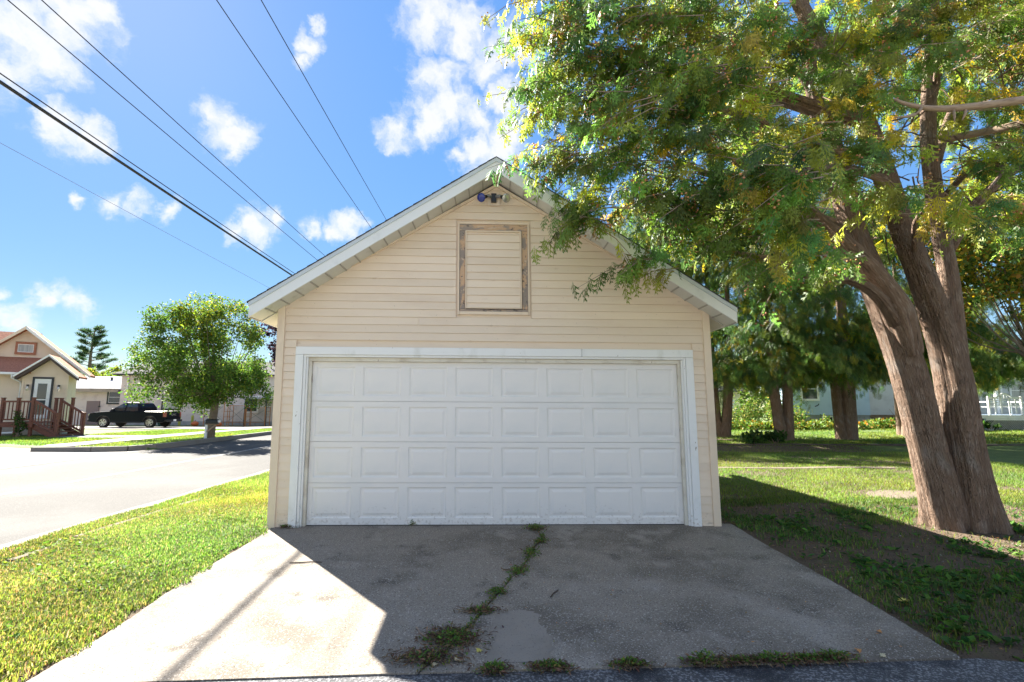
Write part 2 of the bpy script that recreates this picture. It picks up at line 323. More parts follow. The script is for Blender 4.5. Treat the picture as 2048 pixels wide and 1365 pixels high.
def frond(n, third=True):
    """flat cedar spray: axis, alternate side branches, and finer branchlets on those"""
    v = []; t = []
    def kite(a, d, l, w):
        d = np.array(d)/np.linalg.norm(d); s = np.array((-d[1], d[0])); a = np.array(a); b = len(v)
        for q in (a, a+d*l*.5+s*w/2, a+d*l, a+d*l*.5-s*w/2): v.append((q[0], q[1], -.22*q[0]**2-.3*abs(q[1])))
        t.extend([(b, b+1, b+2), (b, b+2, b+3)])
    kite((0, 0), (1, 0), 1, .05)
    for i in range(n):
        u = .04+.82*i/n; s = 1 if i % 2 else -1; l = .60*(1-.6*u); d = np.array((.74, s*.67))
        kite((u, 0), d, l, .085 if third else .08)
        if third:
            kite(np.array((u, 0))+d*l*.3, (1, s*.05), l*.55, .075)
            kite(np.array((u, 0))+d*l*.55, (.35, s*.94), l*.38, .065)
    kite((.82, 0), (1, .12), .22, .08)
    return np.array(v, np.float32), np.array(t, np.int32)
FR, FRT = frond(5); FRS, FRST = frond(6, False)
LEAF = np.array([(0, 0, 0), (.5, .36, .08), (1, 0, -.1), (.5, -.36, .08)], np.float32); LEAFT = np.array([(0, 1, 2), (0, 2, 3)], np.int32)
BL = np.array([(0, -.5, 0), (0, .5, 0), (.55, -.35, .0), (.55, .35, .0), (1, 0, .0)], np.float32)

# ------------------------------------------------------------------ terrain
def sstep(a, b, x): t = np.clip((x-a)/(b-a), 0, 1); return t*t*(3-2*t)
def hgt(x, y):
    x = np.asarray(x, float); y = np.asarray(y, float)
    z = -.037*np.clip(-y, 0, 3.2)
    z = z-.10*sstep(-3.4, -5.6, x)*(1-sstep(2.5, 3.2, -y)*.6)
    z = z+(.16*sstep(11.2, 12.4, y)+.2*sstep(13, 22, y))*sstep(3.5, 6, x)
    z = z+.12*sstep(16, 24, x)*sstep(8, 18, y)
    z = z-.20*sstep(20, 38, y)*sstep(-12, -20, x)
    inside = (x > -2.95)*(x < 3.2)*(y < 7.3)*(y > -3.4)
    z = z+.012*np.sin(x*2.1+1.3*np.sin(y*1.7))*np.sin(y*1.9+.7)*(1-inside)*(y > -3.3)
    z = np.where((x < -5.55) & (x > -12.5), -.19, z)
    z = np.where((x < -12.4) & (y < 12.3+.33*np.maximum(-x-15.6, 0)*(x > -19.5)+1.2*(x < -19.5)), -.22, z)
    z = np.where((y < -3.01) & (y < -2.95-.28*np.maximum(x-3.1, 0)**1.15) & ((x > -2.8) | (y < -3.35-.3*(-2.75-x))), -.17, z)
    return z
def H(x, y): return float(hgt(x, y))
def build_ground():
    def axis(cuts):
        o = [cuts[0][0]]
        for a, b, st in cuts:
            n = max(1, round((b-a)/st)); o += [a+(b-a)*i/n for i in range(1, n+1)]
        return np.array(o)
    xs = axis([(-900, -100, 200), (-100, -40, 10), (-40, -13.4, .4), (-13.4, -12.6, .25), (-12.6, -12.3, .1), (-12.3, -6, 2), (-6, -2.9, .2), (-2.9, 3.2, .5), (3.2, 14, .25), (14, 40, 1), (40, 100, 10), (100, 900, 200)])
    ys = axis([(-900, -60, 200), (-60, -9, 8), (-9, -3.4, .4), (-3.4, -3.2, .1), (-3.2, 0, .1), (0, 14, .25), (14, 40, 1), (40, 100, 10), (100, 900, 200)])
    X, Y = np.meshgrid(xs, ys, indexing='ij'); Z = hgt(X, Y)
    nx, ny = X.shape; i, j = np.meshgrid(np.arange(nx-1), np.arange(ny-1), indexing='ij'); a = (i*ny+j).ravel()
    F = np.stack([a, a+ny, a+ny+1, a+1], 1)
    me = bpy.data.meshes.new('ground'); me.from_pydata(np.stack([X, Y, Z], -1).reshape(-1, 3).tolist(), [], F.tolist())
    me.materials.append(MATS['ground']); me.materials.append(MATS['lawn_far'])
    cx = X.ravel()[a]; cy = Y.ravel()[a]
    me.polygons.foreach_set('material_index', ((cx < -12) | (cy > 14) | (cx > 13) | ((cx < -2.9) & (cy > -3))).astype(np.int32))
    me.polygons.foreach_set('use_smooth', np.ones(len(F), bool)); me.update()
    o = bpy.data.objects.new('ground', me); col.objects.link(o); tag(o, kind='structure')
build_ground()

# the road on the left, parallel to the garage side
m = MB(); n = 60
ys = [-30+i*2.5 for i in range(n)]
m.add([(x, y, -.15) for y in ys for x in (-12.45, -5.5)], [(2*i, 2*i+1, 2*i+3, 2*i+2) for i in range(n-1)])
tag(m.build('road', 'road'), kind='structure')
m = MB(); m.add([(-9.05, -30, -.146), (-8.93, -30, -.146), (-8.93, 116, -.146), (-9.05, 116, -.146)], [(0, 1, 2, 3)])
tag(m.build('road_marking', 'paint_line'), kind='structure')
# pale gutter strip along the near road edge, ragged
m = MB(); vs = []
for i in range(140):
    y = -8+i*.4; vs += [(-5.78-.05*random.random(), y, -.144), (-5.42+.10*random.random(), y, -.140)]
m.add(vs, [(2*i, 2*i+1, 2*i+3, 2*i+2) for i in range(139)]); tag(m.build('gutter', 'concrete_light'), kind='structure')
# overgrown old kerb in the near lawn
m = MB()
for i in range(9):
    y = -5+i*.82
    z = H(-4.99, y+.4)
    m.box(-5.05+random.uniform(-.01, .01), -4.95+random.uniform(-.01, .01), y, y+.8, z-.1, z+.012)
tag(m.build('old_kerb', 'dirt', bevel=.01), kind='structure')
# far kerb, apron, sidewalk and front walk
m = MB(); pts = [(-15.6, 11.3), (-13.8, 11.5), (-12.9, 11.9), (-12.55, 12.8)]+[(-12.45, 14+i*2.0) for i in range(40)]
for a, b in zip(pts[:-1], pts[1:]): m.bar((a[0], a[1], -.08), (b[0], b[1], -.08), .16, .22)
tag(m.build('kerb', 'concrete_light'), kind='structure')
m = MB(); m.add([(-12.4, -20, -.143), (-12.4, 12.2, -.143), (-15.6, 12.0, -.10), (-19.5, 13.2, -.09), (-32, 13.2, -.09), (-32, -20, -.09)], [(0, 1, 2, 3, 4, 5)])
tag(m.build('apron', 'concrete_light'), kind='structure')
m = MB(); vs = []
for i in range(45):
    y = 12.6+i*1.0; vs += [(-17.1, y, H(-17.1, y)+.03), (-15.75, y, H(-15.75, y)+.03)]
m.add(vs, [(2*i, 2*i+1, 2*i+3, 2*i+2) for i in range(44)]); tag(m.build('sidewalk', 'concrete_light'), kind='structure')
m = MB(); m.add([(-21.2, 18.4, -.085), (-17.0, 18.2, -.085), (-17.0, 19.8, -.085), (-21.2, 20.0, -.085)], [(0, 1, 2, 3)])
tag(m.build('front_walk', 'concrete_light'), kind='structure')
m = MB(); vs = []
for i in range(21):
    x = -48+i*1.6; vs += [(x, 28.2, H(x, 28.2)+.035), (x, 34.2, H(x, 34.2)+.035)]
m.add(vs, [(2*i, 2*i+1, 2*i+3, 2*i+2) for i in range(20)]); tag(m.build('parking_pad', 'concrete_light'), kind='structure')
# asphalt alley in front of the driveway, edge slightly ragged
m = MB(); top = []
for i in range(121):
    x = -5.4+i*.25; y = -3.165+.03*(x+.3)+random.uniform(-.008, .008)
    if x > 3.1: y = -3.07-.28*(x-3.1)**1.15
    if x < -2.75: y = -3.3-.3*(-2.75-x)
    top.append((x, max(y, -7), -.113))
bot = [(x, -12, -.13) for x, _, _ in top]
m.add(top+bot, [(i, i+1, i+122, i+121) for i in range(120)]); tag(m.build('alley', 'asphalt'), kind='structure')

# driveway: two concrete slabs parted by the jagged crack
CR = [(.47, .12), (.50, -.35), (.53, -.5), (.42, -.75), (.30, -1.1), (.24, -1.42), (.08, -1.75), (-.02, -2.05), (-.13, -2.3), (-.2, -2.55), (-.3, -2.8), (-.42, -3.0), (-.5, -3.175)]
def jag(pts, amp):
    o = []
    for a, b in zip(pts[:-1], pts[1:]):
        for k in range(5): t = k/5; o.append((a[0]+(b[0]-a[0])*t+random.uniform(-amp, amp), a[1]+(b[1]-a[1])*t))
    return o+[pts[-1]]
CRJ = jag(CR, .014)
drive = empty('driveway'); tag(drive, kind='structure')
def slab(polyedge, other):
    m = MB(); n = len(polyedge)
    def z(y): return -.037*max(0, min(3.3, -y))+.015
    vs = [(x, y, z(y)) for x, y in polyedge]+[(x, y, z(y)) for x, y in other]
    vb = [(x, y, q-.08) for x, y, q in vs]
    fs = [(i, i+1, n+i+1, n+i) for i in range(n-1)]
    m.add(vs+vb, fs+[(i, i+2*n, i+1+2*n, i+1) for i in range(n-1)]+[(n+i, n+i+1, 3*n+i+1, 3*n+i) for i in range(n-1)]+[(n-1, 2*n-1, 4*n-1, 3*n-1)])
    return m.build('slab', 'concrete', drive)
slab([(x-.006-.005*random.random(), y) for x, y in CRJ], [(-2.75-.02*math.sin(y*3.1)-random.random()*.012, y*1.026) for x, y in CRJ])
slab([(x+.006+.005*random.random(), y) for x, y in CRJ], [(2.98+.015*math.sin(y*2.3)+random.random()*.012, y*.972) for x, y in CRJ])
m = MB(); pp = [(-.10, -3.08), (.0, -2.42), (.04, -2.36), (.22, -2.34), (.30, -2.42), (.34, -2.8), (.34, -3.08)]
m.add([(x+random.uniform(-.015, .015), y, -.037*-y+.0175) for x, y in jag(pp, .028)], [tuple(range(31))]); m.build('repair_patch', 'concrete_pale', drive)
m = MB(); m.add([(-40, -60, -.125), (40, -60, -.125), (40, -12.05, -.125), (-5.4, -12.05, -.125), (-5.4, -14, -.125), (-40, -14, -.125)], [(0, 1, 2, 3, 4, 5)]); tag(m.build('bounce_gravel_lot', 'gravel'), kind='structure')  # unseen pale lot behind the camera, added to bounce light onto the facade
# footpath on the right lawn
m = MB(); vs = []
for i in range(24):
    x = 2.95+i*.35; y = 5.75+.04*i*.35; vs += [(x, y+random.uniform(-.05, .05), H(x, y)+.012), (x, y+.24+random.uniform(-.06, .06), H(x, y)+.012)]
m.add(vs, [(2*i, 2*i+1, 2*i+3, 2*i+2) for i in range(23)]); tag(m.build('footpath', 'dirt'), kind='structure')
m = MB(); k = 26
vs = [(7.0, 2.35, H(7, 2.35)+.012)]+[(7.0+(.95+.18*math.sin(3*a)+.1*random.random())*math.cos(a), 2.35+(.42+.1*random.random())*math.sin(a), H(7, 2.35)+.006) for a in [2*math.pi*i/k for i in range(k)]]
m.add(vs, [(0, i+1, (i+1) % k+1) for i in range(k)]); tag(m.build('bare_patch', 'dirt'), kind='structure')

# ------------------------------------------------------------------ garage
GW = 2.79; SL = .64; EAVE = 2.79
garage = empty('garage'); tag(garage, 'cream sided gabled garage with a wide white panelled overhead door', 'garage')
def rake_half(z): return GW if z < EAVE else max(0, GW-(z-EAVE)/.605)   # half width of the gable wall at height z
# structural wall behind the boards
m = MB()
m.prism([(-GW+.02, -.05), (-2.42, -.05), (-2.42, 2.12), (2.42, 2.12), (2.42, -.05), (GW-.02, -.05), (GW-.02, EAVE), (0, 4.46), (-GW+.02, EAVE)], 'y', .012, .1)
m.box(-GW+.02, -GW+.1, .1, 6.9, -.05, EAVE); m.box(GW-.1, GW-.02, .1, 6.9, -.05, EAVE)
m.prism([(-GW+.02, -.05), (GW-.02, -.05), (GW-.02, EAVE), (0, 4.46), (-GW+.02, EAVE)], 'y', 6.9, 7.0)
m.build('wall', 'siding', garage)
STEP = .1025; HX0, HX1, HZ0, HZ1 = -.49, .41, 2.72, 3.90
def board(xa0, xb0, xa1, xb1, z0, z1):
    """lap board: butt edge 13 mm proud, top edge nearly flush"""
    v = [(xa0, -.014, z0), (xb0, -.014, z0), (xb1, -.003, z1), (xa1, -.003, z1), (xa0, .011, z0), (xb0, .011, z0), (xb1, .011, z1), (xa1, .011, z1)]
    mb = MB().add(v, [(0, 1, 2, 3), (4, 7, 6, 5), (0, 4, 5, 1), (3, 2, 6, 7), (0, 3, 7, 4), (1, 5, 6, 2)])
    return mb.build('siding_board', 'siding', garage)
i = 0
while True:
    z0 = -.03+i*STEP; z1 = z0+STEP-.0015; i += 1
    if z0 > 4.40: break
    h0, h1 = rake_half(z0)-.06*(z0 < EAVE), rake_half(z1)-.06*(z1 < EAVE)
    h1 = max(h1, .01)
    spans = [(-h0, h0, -h1, h1)]
    def cut(xa, xb):
        o = []
        for a0, b0, a1, b1 in spans:
            if a0 < xa: o.append((a0, xa, a1, xa))
            if b0 > xb: o.append((xb, b0, xb, b1))
        return o
    if z0 < 2.24: spans = cut(-2.565, 2.565); z1 = min(z1, z1)
    elif z1 > HZ0-.03 and z0 < HZ1: spans = cut(HX0-.045, HX1+.045)
    else:
        j = {1: -1.0, 4: .85, 6: -1.02, 8: .86}.get((i*7) % 11)
        if j is not None and h1 > abs(j)+.4: spans = [(-h0, j-.0015, -h1, j-.0015), (j+.0015, h0, j+.0015, h1)]
    for s in spans: board(*s, z0, z1)
# side walls in lapped siding (one mesh each: seen edge-on)
for s in (-1, 1):
    m = MB()
    for k in range(28):
        z0 = -.03+k*STEP
        m.add([(s*(GW-.006), .02, z0), (s*(GW-.006), 6.98, z0), (s*(GW-.018), 6.98, z0+STEP), (s*(GW-.018), .02, z0+STEP)], [(0, 1, 2, 3)])
    m.build('side_siding', 'siding', garage)
for s in (-1, 1):
    m = MB(); a, b = sorted((s*(GW-.075), s*(GW+.02)))
    m.box(a, b, -.03, .012, -.04, EAVE+.02); a, b = sorted((s*(GW-.003), s*(GW+.02))); m.box(a, b, .012, .09, -.04, EAVE-.02)
    m.build('corner_post', 'trim_beige', garage, bevel=.004)
# trim along the rake
for s in (-1, 1):
    m = MB(); m.bar((s*(GW+.01), -.018, EAVE-.02), (0, -.018, 4.445), .035, .035, up=(0, 1, 0)); m.build('rake_trim', 'trim_beige', garage)
# roof
RZ = 4.70; OV = .32; TX = 3.03
def rl(x): return RZ-SL*abs(x)
for s in (-1, 1):
    m = MB(); p = [(0, RZ-.012), (s*TX, rl(TX)-.012), (s*TX, rl(TX)-.06), (0, RZ-.06)]
    m.prism(p, 'y', -OV+.012, 7.3); m.build('roof_deck', 'soffit_white', garage)
    m = MB(); nsh = 26; Ls = math.hypot(TX+.03, SL*(TX+.03))     # shingle courses
    for k in range(nsh):
        x0 = s*(TX+.03)*(1-k/nsh); x1 = s*(TX+.03)*(1-(k+1)/nsh)
        y0 = -OV-.014-.006*random.random()
        m.add([(x0, y0, rl(x0)+.010), (x1, y0, rl(x1)+.003), (x1, 7.32, rl(x1)+.003), (x0, 7.32, rl(x0)+.010), (x0, y0, rl(x0)-.010), (x1, y0, rl(x1)-.010), (x1, 7.32, rl(x1)-.010), (x0, 7.32, rl(x0)-.010)],
              [(0, 1, 2, 3), (0, 4, 5, 1), (0, 3, 7, 4), (4, 7, 6, 5), (3, 2, 6, 7), (1, 5, 6, 2)])
    m.build('shingles', 'shingle_dark', garage)
    m = MB(); m.prism([(0, RZ-.010), (s*(TX+.012), rl(TX+.012)-.010), (s*(TX+.012), rl(TX+.012)-.062), (0, RZ-.062)], 'y', -OV-.012, -OV+.01); m.build('drip_edge', 'drip_edge', garage)
    m = MB(); m.prism([(0, RZ-.060), (s*(TX+.005), rl(TX+.005)-.060), (s*(TX+.005), rl(TX+.005)-.20), (0, RZ-.20)], 'y', -OV, -OV+.022); m.build('fascia', 'fascia_white', garage, bevel=.003)
    # soffit panels under the rake, and under the eave
    nps = 17
    for k in range(nps):
        xa = s*TX*(k/nps); xb = s*TX*((k+1)/nps-.004/TX*1.2)
        lift = .012*(k % 2 == 0)*0
        m = MB(); za, zb = rl(xa)-.196, rl(xb)-.196
        m.add([(xa, -OV+.02, za), (xb, -OV+.02, zb), (xb, .0, zb), (xa, .0, za), (xa, -OV+.02, za+.012), (xb, -OV+.02, zb+.012), (xb, .0, zb+.012), (xa, .0, za+.012)],
              [(0, 1, 2, 3), (4, 7, 6, 5), (0, 4, 5, 1), (1, 5, 6, 2), (2, 6, 7, 3), (3, 7, 4, 0)])
        m.build('soffit_panel', 'soffit_white', garage)
        m = MB(); m.add([(xb, -OV+.022, zb-.001), (xb+s*.012, -OV+.022, rl(xb+s*.012)-.197), (xb+s*.012, -.001, rl(xb+s*.012)-.197), (xb, -.001, zb-.001), (xb, -OV+.022, zb-.010), (xb+s*.012, -OV+.022, rl(xb+s*.012)-.206), (xb+s*.012, -.001, rl(xb+s*.012)-.206), (xb, -.001, zb-.010)],
              [(0, 1, 2, 3), (4, 7, 6, 5), (0, 4, 5, 1), (1, 5, 6, 2), (2, 6, 7, 3), (3, 7, 4, 0)])
        m.build('soffit_rib', 'soffit_groove', garage)
    m = MB()
    for k in range(18):
        y = .03+k*.4; m.add([(s*(GW), y, rl(GW)-.197), (s*TX, y, rl(TX)-.197), (s*TX, y+.39, rl(TX)-.197), (s*(GW), y+.39, rl(GW)-.197)], [(0, 1, 2, 3)])
        m.add([(s*(GW), y, rl(GW)-.197), (s*TX, y, rl(TX)-.197), (s*TX, y, rl(TX)-.18), (s*GW, y, rl(GW)-.18)], [(0, 1, 2, 3)])
    m.build('eave_soffit', 'soffit_white', garage)
    m = MB(); a, b = sorted((s*(TX-.0), s*(TX+.02))); m.box(a, b, -OV+.024, 7.3, rl(TX)-.205, rl(TX)-.05); m.build('eave_fascia', 'fascia_white', garage)
m = MB(); m.box(-.018, .018, -OV+.024, -.02, RZ-.225, RZ-.19); m.build('soffit_joint', 'trim_beige', garage)
# door casing: outer boards, inner stops, jambs
m = MB(); m.box(-2.56, 1.098, -.034, .012, 2.135, 2.235); m.build('header_casing', 'casing_white', garage, bevel=.004)
m = MB(); m.box(1.102, 2.56, -.037, .012, 2.135, 2.236); m.build('header_casing', 'casing_white', garage, bevel=.004)
for s in (-1, 1):
    m = MB(); a, b = sorted((s*2.56, s*2.462)); m.box(a, b, -.034, .012, -.0, 2.133); m.build('side_casing', 'casing_white', garage, bevel=.004)
    m = MB(); a, b = sorted((s*2.460, s*2.43)); m.box(a, b, -.018, .03, .0, 2.133); a, b = sorted((s*2.43, s*2.408)); m.box(a, b, .002, .05, .0, 2.112); m.build('stop_moulding', 'casing_white', garage, bevel=.003)
    m = MB(); a, b = sorted((s*2.407, s*2.372)); m.box(a, b, .028, .14, .0, 2.09); m.build('jamb', 'jamb_cream', garage, bevel=.003)
m = MB(); m.box(-2.43, 2.43, -.018, .03, 2.106, 2.134); m.build('stop_moulding', 'casing_white', garage, bevel=.003)
m = MB(); m.box(-2.407, 2.407, .018, .14, 2.055, 2.104); m.build('head_jamb', 'jamb_cream', garage, bevel=.003)
# overhead door: four sections of eight raised panels
door = MB().box(-2.374, 2.374, .108, .14, .03, 2.06).build('garage_door', 'door_white', garage)
SH = .5085; DY = .072; NP = 8; PW = .485; PH = .375; PITCHX = (4.74)/NP
def panel_mesh():
    m = MB(); w, h = PW/2, PH/2
    rings = [(0, 0.0), (.014, .009), (.030, .010), (.062, .002)]
    vs = []
    for ins, d in rings: vs += [(-w+ins, d, -h+ins), (w-ins, d, -h+ins), (w-ins, d, h-ins), (-w+ins, d, h-ins)]
    fs = []
    for r in range(3):
        for q in range(4): fs.append((r*4+q, r*4+(q+1) % 4, (r+1)*4+(q+1) % 4, (r+1)*4+q))
    fs.append((12, 13, 14, 15)); return m.add(vs, fs)
pm = None
for r in range(4):
    z0 = .022+r*SH; z1 = z0+SH-.004
    if r == 3: z1 = 2.054
    pz = z0+(.5 if r else .53)*(z1-z0)
    xs = [-2.37]; cells = []
    for c in range(NP):
        cx = -2.37+PITCHX*(c+.5); xs += [cx-PW/2, cx+PW/2]; cells.append(cx)
    xs.append(2.37); zs = [z0, pz-PH/2, pz+PH/2, z1]; m = MB()
    for a in range(len(xs)-1):
        for b in range(3):
            if b == 1 and a % 2 == 1: continue
            m.add([(xs[a], DY, zs[b]), (xs[a+1], DY, zs[b]), (xs[a+1], DY, zs[b+1]), (xs[a], DY, zs[b+1])], [(0, 1, 2, 3)])
    m.add([(-2.37, DY, z1), (2.37, DY, z1), (2.37, DY+.03, z1), (-2.37, DY+.03, z1)], [(0, 1, 2, 3)])
    m.add([(-2.37, DY, z0), (2.37, DY, z0), (2.37, DY+.03, z0), (-2.37, DY+.03, z0)], [(0, 1, 2, 3)])
    m.build('door_section', 'door_white', door)
    for cx in cells:
        if pm is None: pm = panel_mesh().build('raised_panel', 'door_white', door); pm.location = (cx, DY, pz)
        else: share(pm, 'raised_panel', (cx, DY, pz), door)
m = MB(); m.box(-2.37, 2.37, .062, .105, .001, .021); m.build('bottom_seal', 'black_plastic', garage)
# loft hatch
hatch = empty('loft_hatch'); hatch.parent = garage
w = .088
for nm, (a, b, c, d), mt in (('frame_board', (HX0, HX1, HZ1-.085, HZ1), 'peeling_top'), ('frame_board', (HX0, HX0+.072, HZ0+.03, HZ1-.087), 'peeling_paint'), ('frame_board', (HX1-.072, HX1, HZ0+.03, HZ1-.087), 'peeling_paint'), ('frame_board', (HX0, HX1, HZ0, HZ0+.028), 'peeling_top')):
    MB().box(a, b, -.016, .011, c, d).build(nm, mt, hatch, bevel=.003)
for a, b, c, d in ((HX0-.04, HX0-.002, HZ0-.045, HZ1+.03), (HX1+.002, HX1+.04, HZ0-.045, HZ1+.03)): MB().box(a+.018 if a < 0 else a, b if a < 0 else b-.018, -.026, .011, c, d).build('channel', 'trim_beige', hatch)
MB().box(HX0-.02, HX1+.02, -.024, .011, HZ1+.003, HZ1+.028).build('channel', 'trim_beige', hatch)
MB().box(HX0, HX1, -.022, .011, HZ0-.042, HZ0-.002).build('sill_channel', 'trim_beige', hatch)
px0, px1, pz0, pz1 = HX0+.078, HX1-.082, HZ0+.036, HZ1-.092
MB().box(px0+.005, px1-.005, -.012, .011, pz0+.004, pz1-.004).build('panel_back', 'siding', hatch)
for a, b, c, d in ((px0, px0+.018, pz0, pz1), (px1-.018, px1, pz0, pz1), (px0+.018, px1-.018, pz1-.018, pz1), (px0+.018, px1-.018, pz0, pz0+.014)): MB().box(a, b, -.040, -.012, c, d).build('panel_trim', 'trim_beige', hatch, bevel=.002)
z = pz0+.016; k = 0
while z < pz1-.03:
    zt = min(z+(.058 if k in (0,) else .1015), pz1-.02)
    MB().add([(px0+.02, -.034, z), (px1-.02, -.034, z), (px1-.02, -.022, zt), (px0+.02, -.022, zt), (px0+.02, -.0125, z), (px1-.02, -.0125, z), (px1-.02, -.0125, zt), (px0+.02, -.0125, zt)],
             [(0, 1, 2, 3), (0, 4, 5, 1), (3, 2, 6, 7)]).build('siding_board', 'siding', hatch)
    z = zt+.0015; k += 1
MB().box(px0+.01, px1+.05, -.010, .011, HZ0+.0285, HZ0+.0345).build('shadow_gap', 'dark_void', hatch)

# twin floodlight under the ridge
fl = empty('floodlight', (-.035, -.02, 4.26)); tag(fl, 'twin floodlight with one blue and one clear bulb under the garage ridge', 'light')
MB().box(-.085, .085, -.012, .0, -.10, .09).build('mounting_plate', 'trim_beige', fl, bevel=.004)
MB().box(-.036, .036, -.055, -.012, -.065, .055).build('junction_box', 'black_metal', fl, bevel=.006)
for s, gm in ((-1, 'blue_glass'), (1, 'clear_glass')):
    ax = Vector((s*.80, -.75, -.62)).normalized(); o = Vector((s*.03, -.045, .01))
    e1 = o+Vector((s*.05, -.02, .0))
    arm = MB().tube([o, e1, e1+ax*.03], .020, 10).build('lamp_holder', 'lamp_grey', fl, smooth=True)
    MB().lathe([(.022, 0), (.026, .02), (.024, .05)], 14, e1+ax*.028, ax).build('socket', 'black_metal', arm)
    ax2 = Vector((s*.42, -.80, -.42)).normalized(); c = e1+ax*.072
    b = MB().lathe([(.018, 0), (.024, .02), (.045, .055), (.058, .085), (.060, .092)], 20, c, ax2).build('bulb', 'chrome' if s > 0 else 'black_metal', fl, smooth=True)
    MB().lathe([(.060, .0925), (.055, .098), (.035, .106), (.012, .109)], 20, c, ax2).build('lens', gm, b, smooth=True)

# the old garage leans a little to the left
LEAN = -.013; LM = Matrix(((1, 0, LEAN, 0), (0, 1, 0, 0), (0, 0, 1, 0), (0, 0, 0, 1)))
for o in garage.children_recursive:
    if o.type != 'MESH': continue
    if o.name.startswith('raised_panel'): o.location.x += LEAN*o.location.z
    else: o.data.transform(LM)
fl.location.x += LEAN*fl.location.z

# ------------------------------------------------------------------ overhead wires, parallel to the road
WL = [((-7.1, 6.10), .026, 'wire', 'thick black overhead cable, lowest of the heavy lines crossing the left sky'),
      ((-7.25, 6.32), .010, 'wire', 'thin wire running just above the thick black overhead cable'),
      ((-7.45, 7.62), .009, 'wire', 'left one of the middle pair of overhead wires'),
      ((-7.05, 7.72), .009, 'wire', 'right one of the middle pair of overhead wires'),
      ((-4.52, 7.95), .008, 'wire', 'left one of the steepest pair of wires, ending behind the roof slope'),
      ((-3.90, 8.10), .008, 'wire', 'rightmost and steepest overhead wire, nearest the garage ridge'),
      ((-8.10, 5.78), .004, 'wire_grey', 'faint thin wire low in the left sky under the thick cable')]
for (x, z), r, mt, lb in WL:
    pts = []
    for k in range(41):
        y = -12+k*1.5; t = (y+12)/60
        pts.append((x, y, z+.55*((t-.45)**2*4-.5)*.6))
    tag(MB().tube(pts, r, 6).build('overhead_wire', mt, smooth=True), lb, 'wire', 'overhead wires')

# ------------------------------------------------------------------ trees
def smooth_path(pts, rad, sub=6):
    P = [Vector(p) for p in pts]; o = []; r = []
    for i in range(len(P)-1):
        p0 = P[max(i-1, 0)]; p1 = P[i]; p2 = P[i+1]; p3 = P[min(i+2, len(P)-1)]
        for k in range(sub):
            t = k/sub
            o.append(.5*((2*p1)+(p2-p0)*t+(2*p0-5*p1+4*p2-p3)*t*t+(3*p1-p0-3*p2+p3)*t**3)); r.append(rad[i]+(rad[i+1]-rad[i])*t)
    return o+[P[-1]], r+[rad[-1]]
def limb(m, pts, rad, n=10, sub=5, flute=.06, ph=0):
    p, r = smooth_path(pts, rad, sub)
    m.tube(p, r, n, wob=lambda a, l, i: 1+flute*math.sin(3*a+ph+l*.5)+flute*.6*math.sin(7*a+1.7*ph+l*.9)+flute*.35*math.sin(13*a+l*1.3))
def tint(n, cols, probs, var=.25):
    idx = rng.choice(len(cols), n, p=np.array(probs)/sum(probs)); c = np.array(cols)[idx]
    return np.clip(c*(1+var*rng.standard_normal((n, 1)))*(1+.1*rng.standard_normal((n, 3))), .004, .9)
CEDAR = [(.125, .21, .045), (.17, .255, .05), (.08, .16, .045), (.27, .30, .045), (.42, .36, .035), (.30, .18, .05)]
def cedar_crown(blobs, per_m3, nfr, size, temp, tri, probs, twigs=None, droop=.8, axis=None, cones=0, keep=None, reach=.9, shade=1.0):
    parts = []; cn = []
    for bx, by, bz, br in blobs:
        n = max(9, int(per_m3*br**2.3*(1 if br < 1 else .6)))
        q = unit(rng.standard_normal((n, 3)))*br*(rng.random((n, 1))**.5)*np.array((1, 1, .85))
        c = q+np.array((bx, by, bz))
        if keep is not None: c = c[keep(c)]
        n = len(c)
        if not n: continue
        ax = np.array(axis if axis is not None else (bx, by, 0))
        od = c-np.array((ax[0], ax[1], 0)); od[:, 2] = 0; od = unit(od)+.5*rng.standard_normal((n, 3))*np.array((1, 1, .3))
        od = unit(od); ln = rng.uniform(.35, .8, n)*reach
        pal = tint(n, CEDAR, probs, .18)*shade
        t = rng.random((n, nfr)); k = n*nfr
        base = c[:, None]+od[:, None]*(t*ln[:, None])[..., None]; base[..., 2] -= droop*.55*ln[:, None]*t**1.8
        base = base.reshape(-1, 3)+rng.standard_normal((k, 3))*.04*reach
        od2 = np.repeat(od, nfr, 0); tt = t.reshape(-1, 1)
        dr = od2*(.7-.35*tt)+np.array((0, 0, -1))*(.40+droop*tt)+.42*rng.standard_normal((k, 3))
        up = np.array((0, 0, .8))+od2*.8+.45*rng.standard_normal((k, 3))
        S = size*rng.uniform(.55, 1.25, k)
        C = np.repeat(pal, nfr, 0)*(1+.18*rng.standard_normal((k, 1)))
        yl = rng.random(k) < .025; C[yl] = np.array((.36, .29, .03))*rng.uniform(.6, 1.2, (yl.sum(), 1))
        parts.append(spread(temp, tri, base, dr, up, S, np.clip(C, .004, .9)))
        if twigs is not None:
            for i in range(n):
                a = Vector(c[i]); d = Vector(od[i]); L = ln[i]
                twigs.tube([a-d*.25*L, a+d*L*.4-Vector((0, 0, droop*.55*L*.2)), a+d*L-Vector((0, 0, droop*.55*L))], [.011*size/.22, .007*size/.22, .002], 3, cap=False)
        if cones:
            pick = rng.random(k) < cones
            for b, s, d in zip(base[pick], S[pick], unit(dr[pick])): cn.append(b+d*s*.6)
    return merge(parts), cn
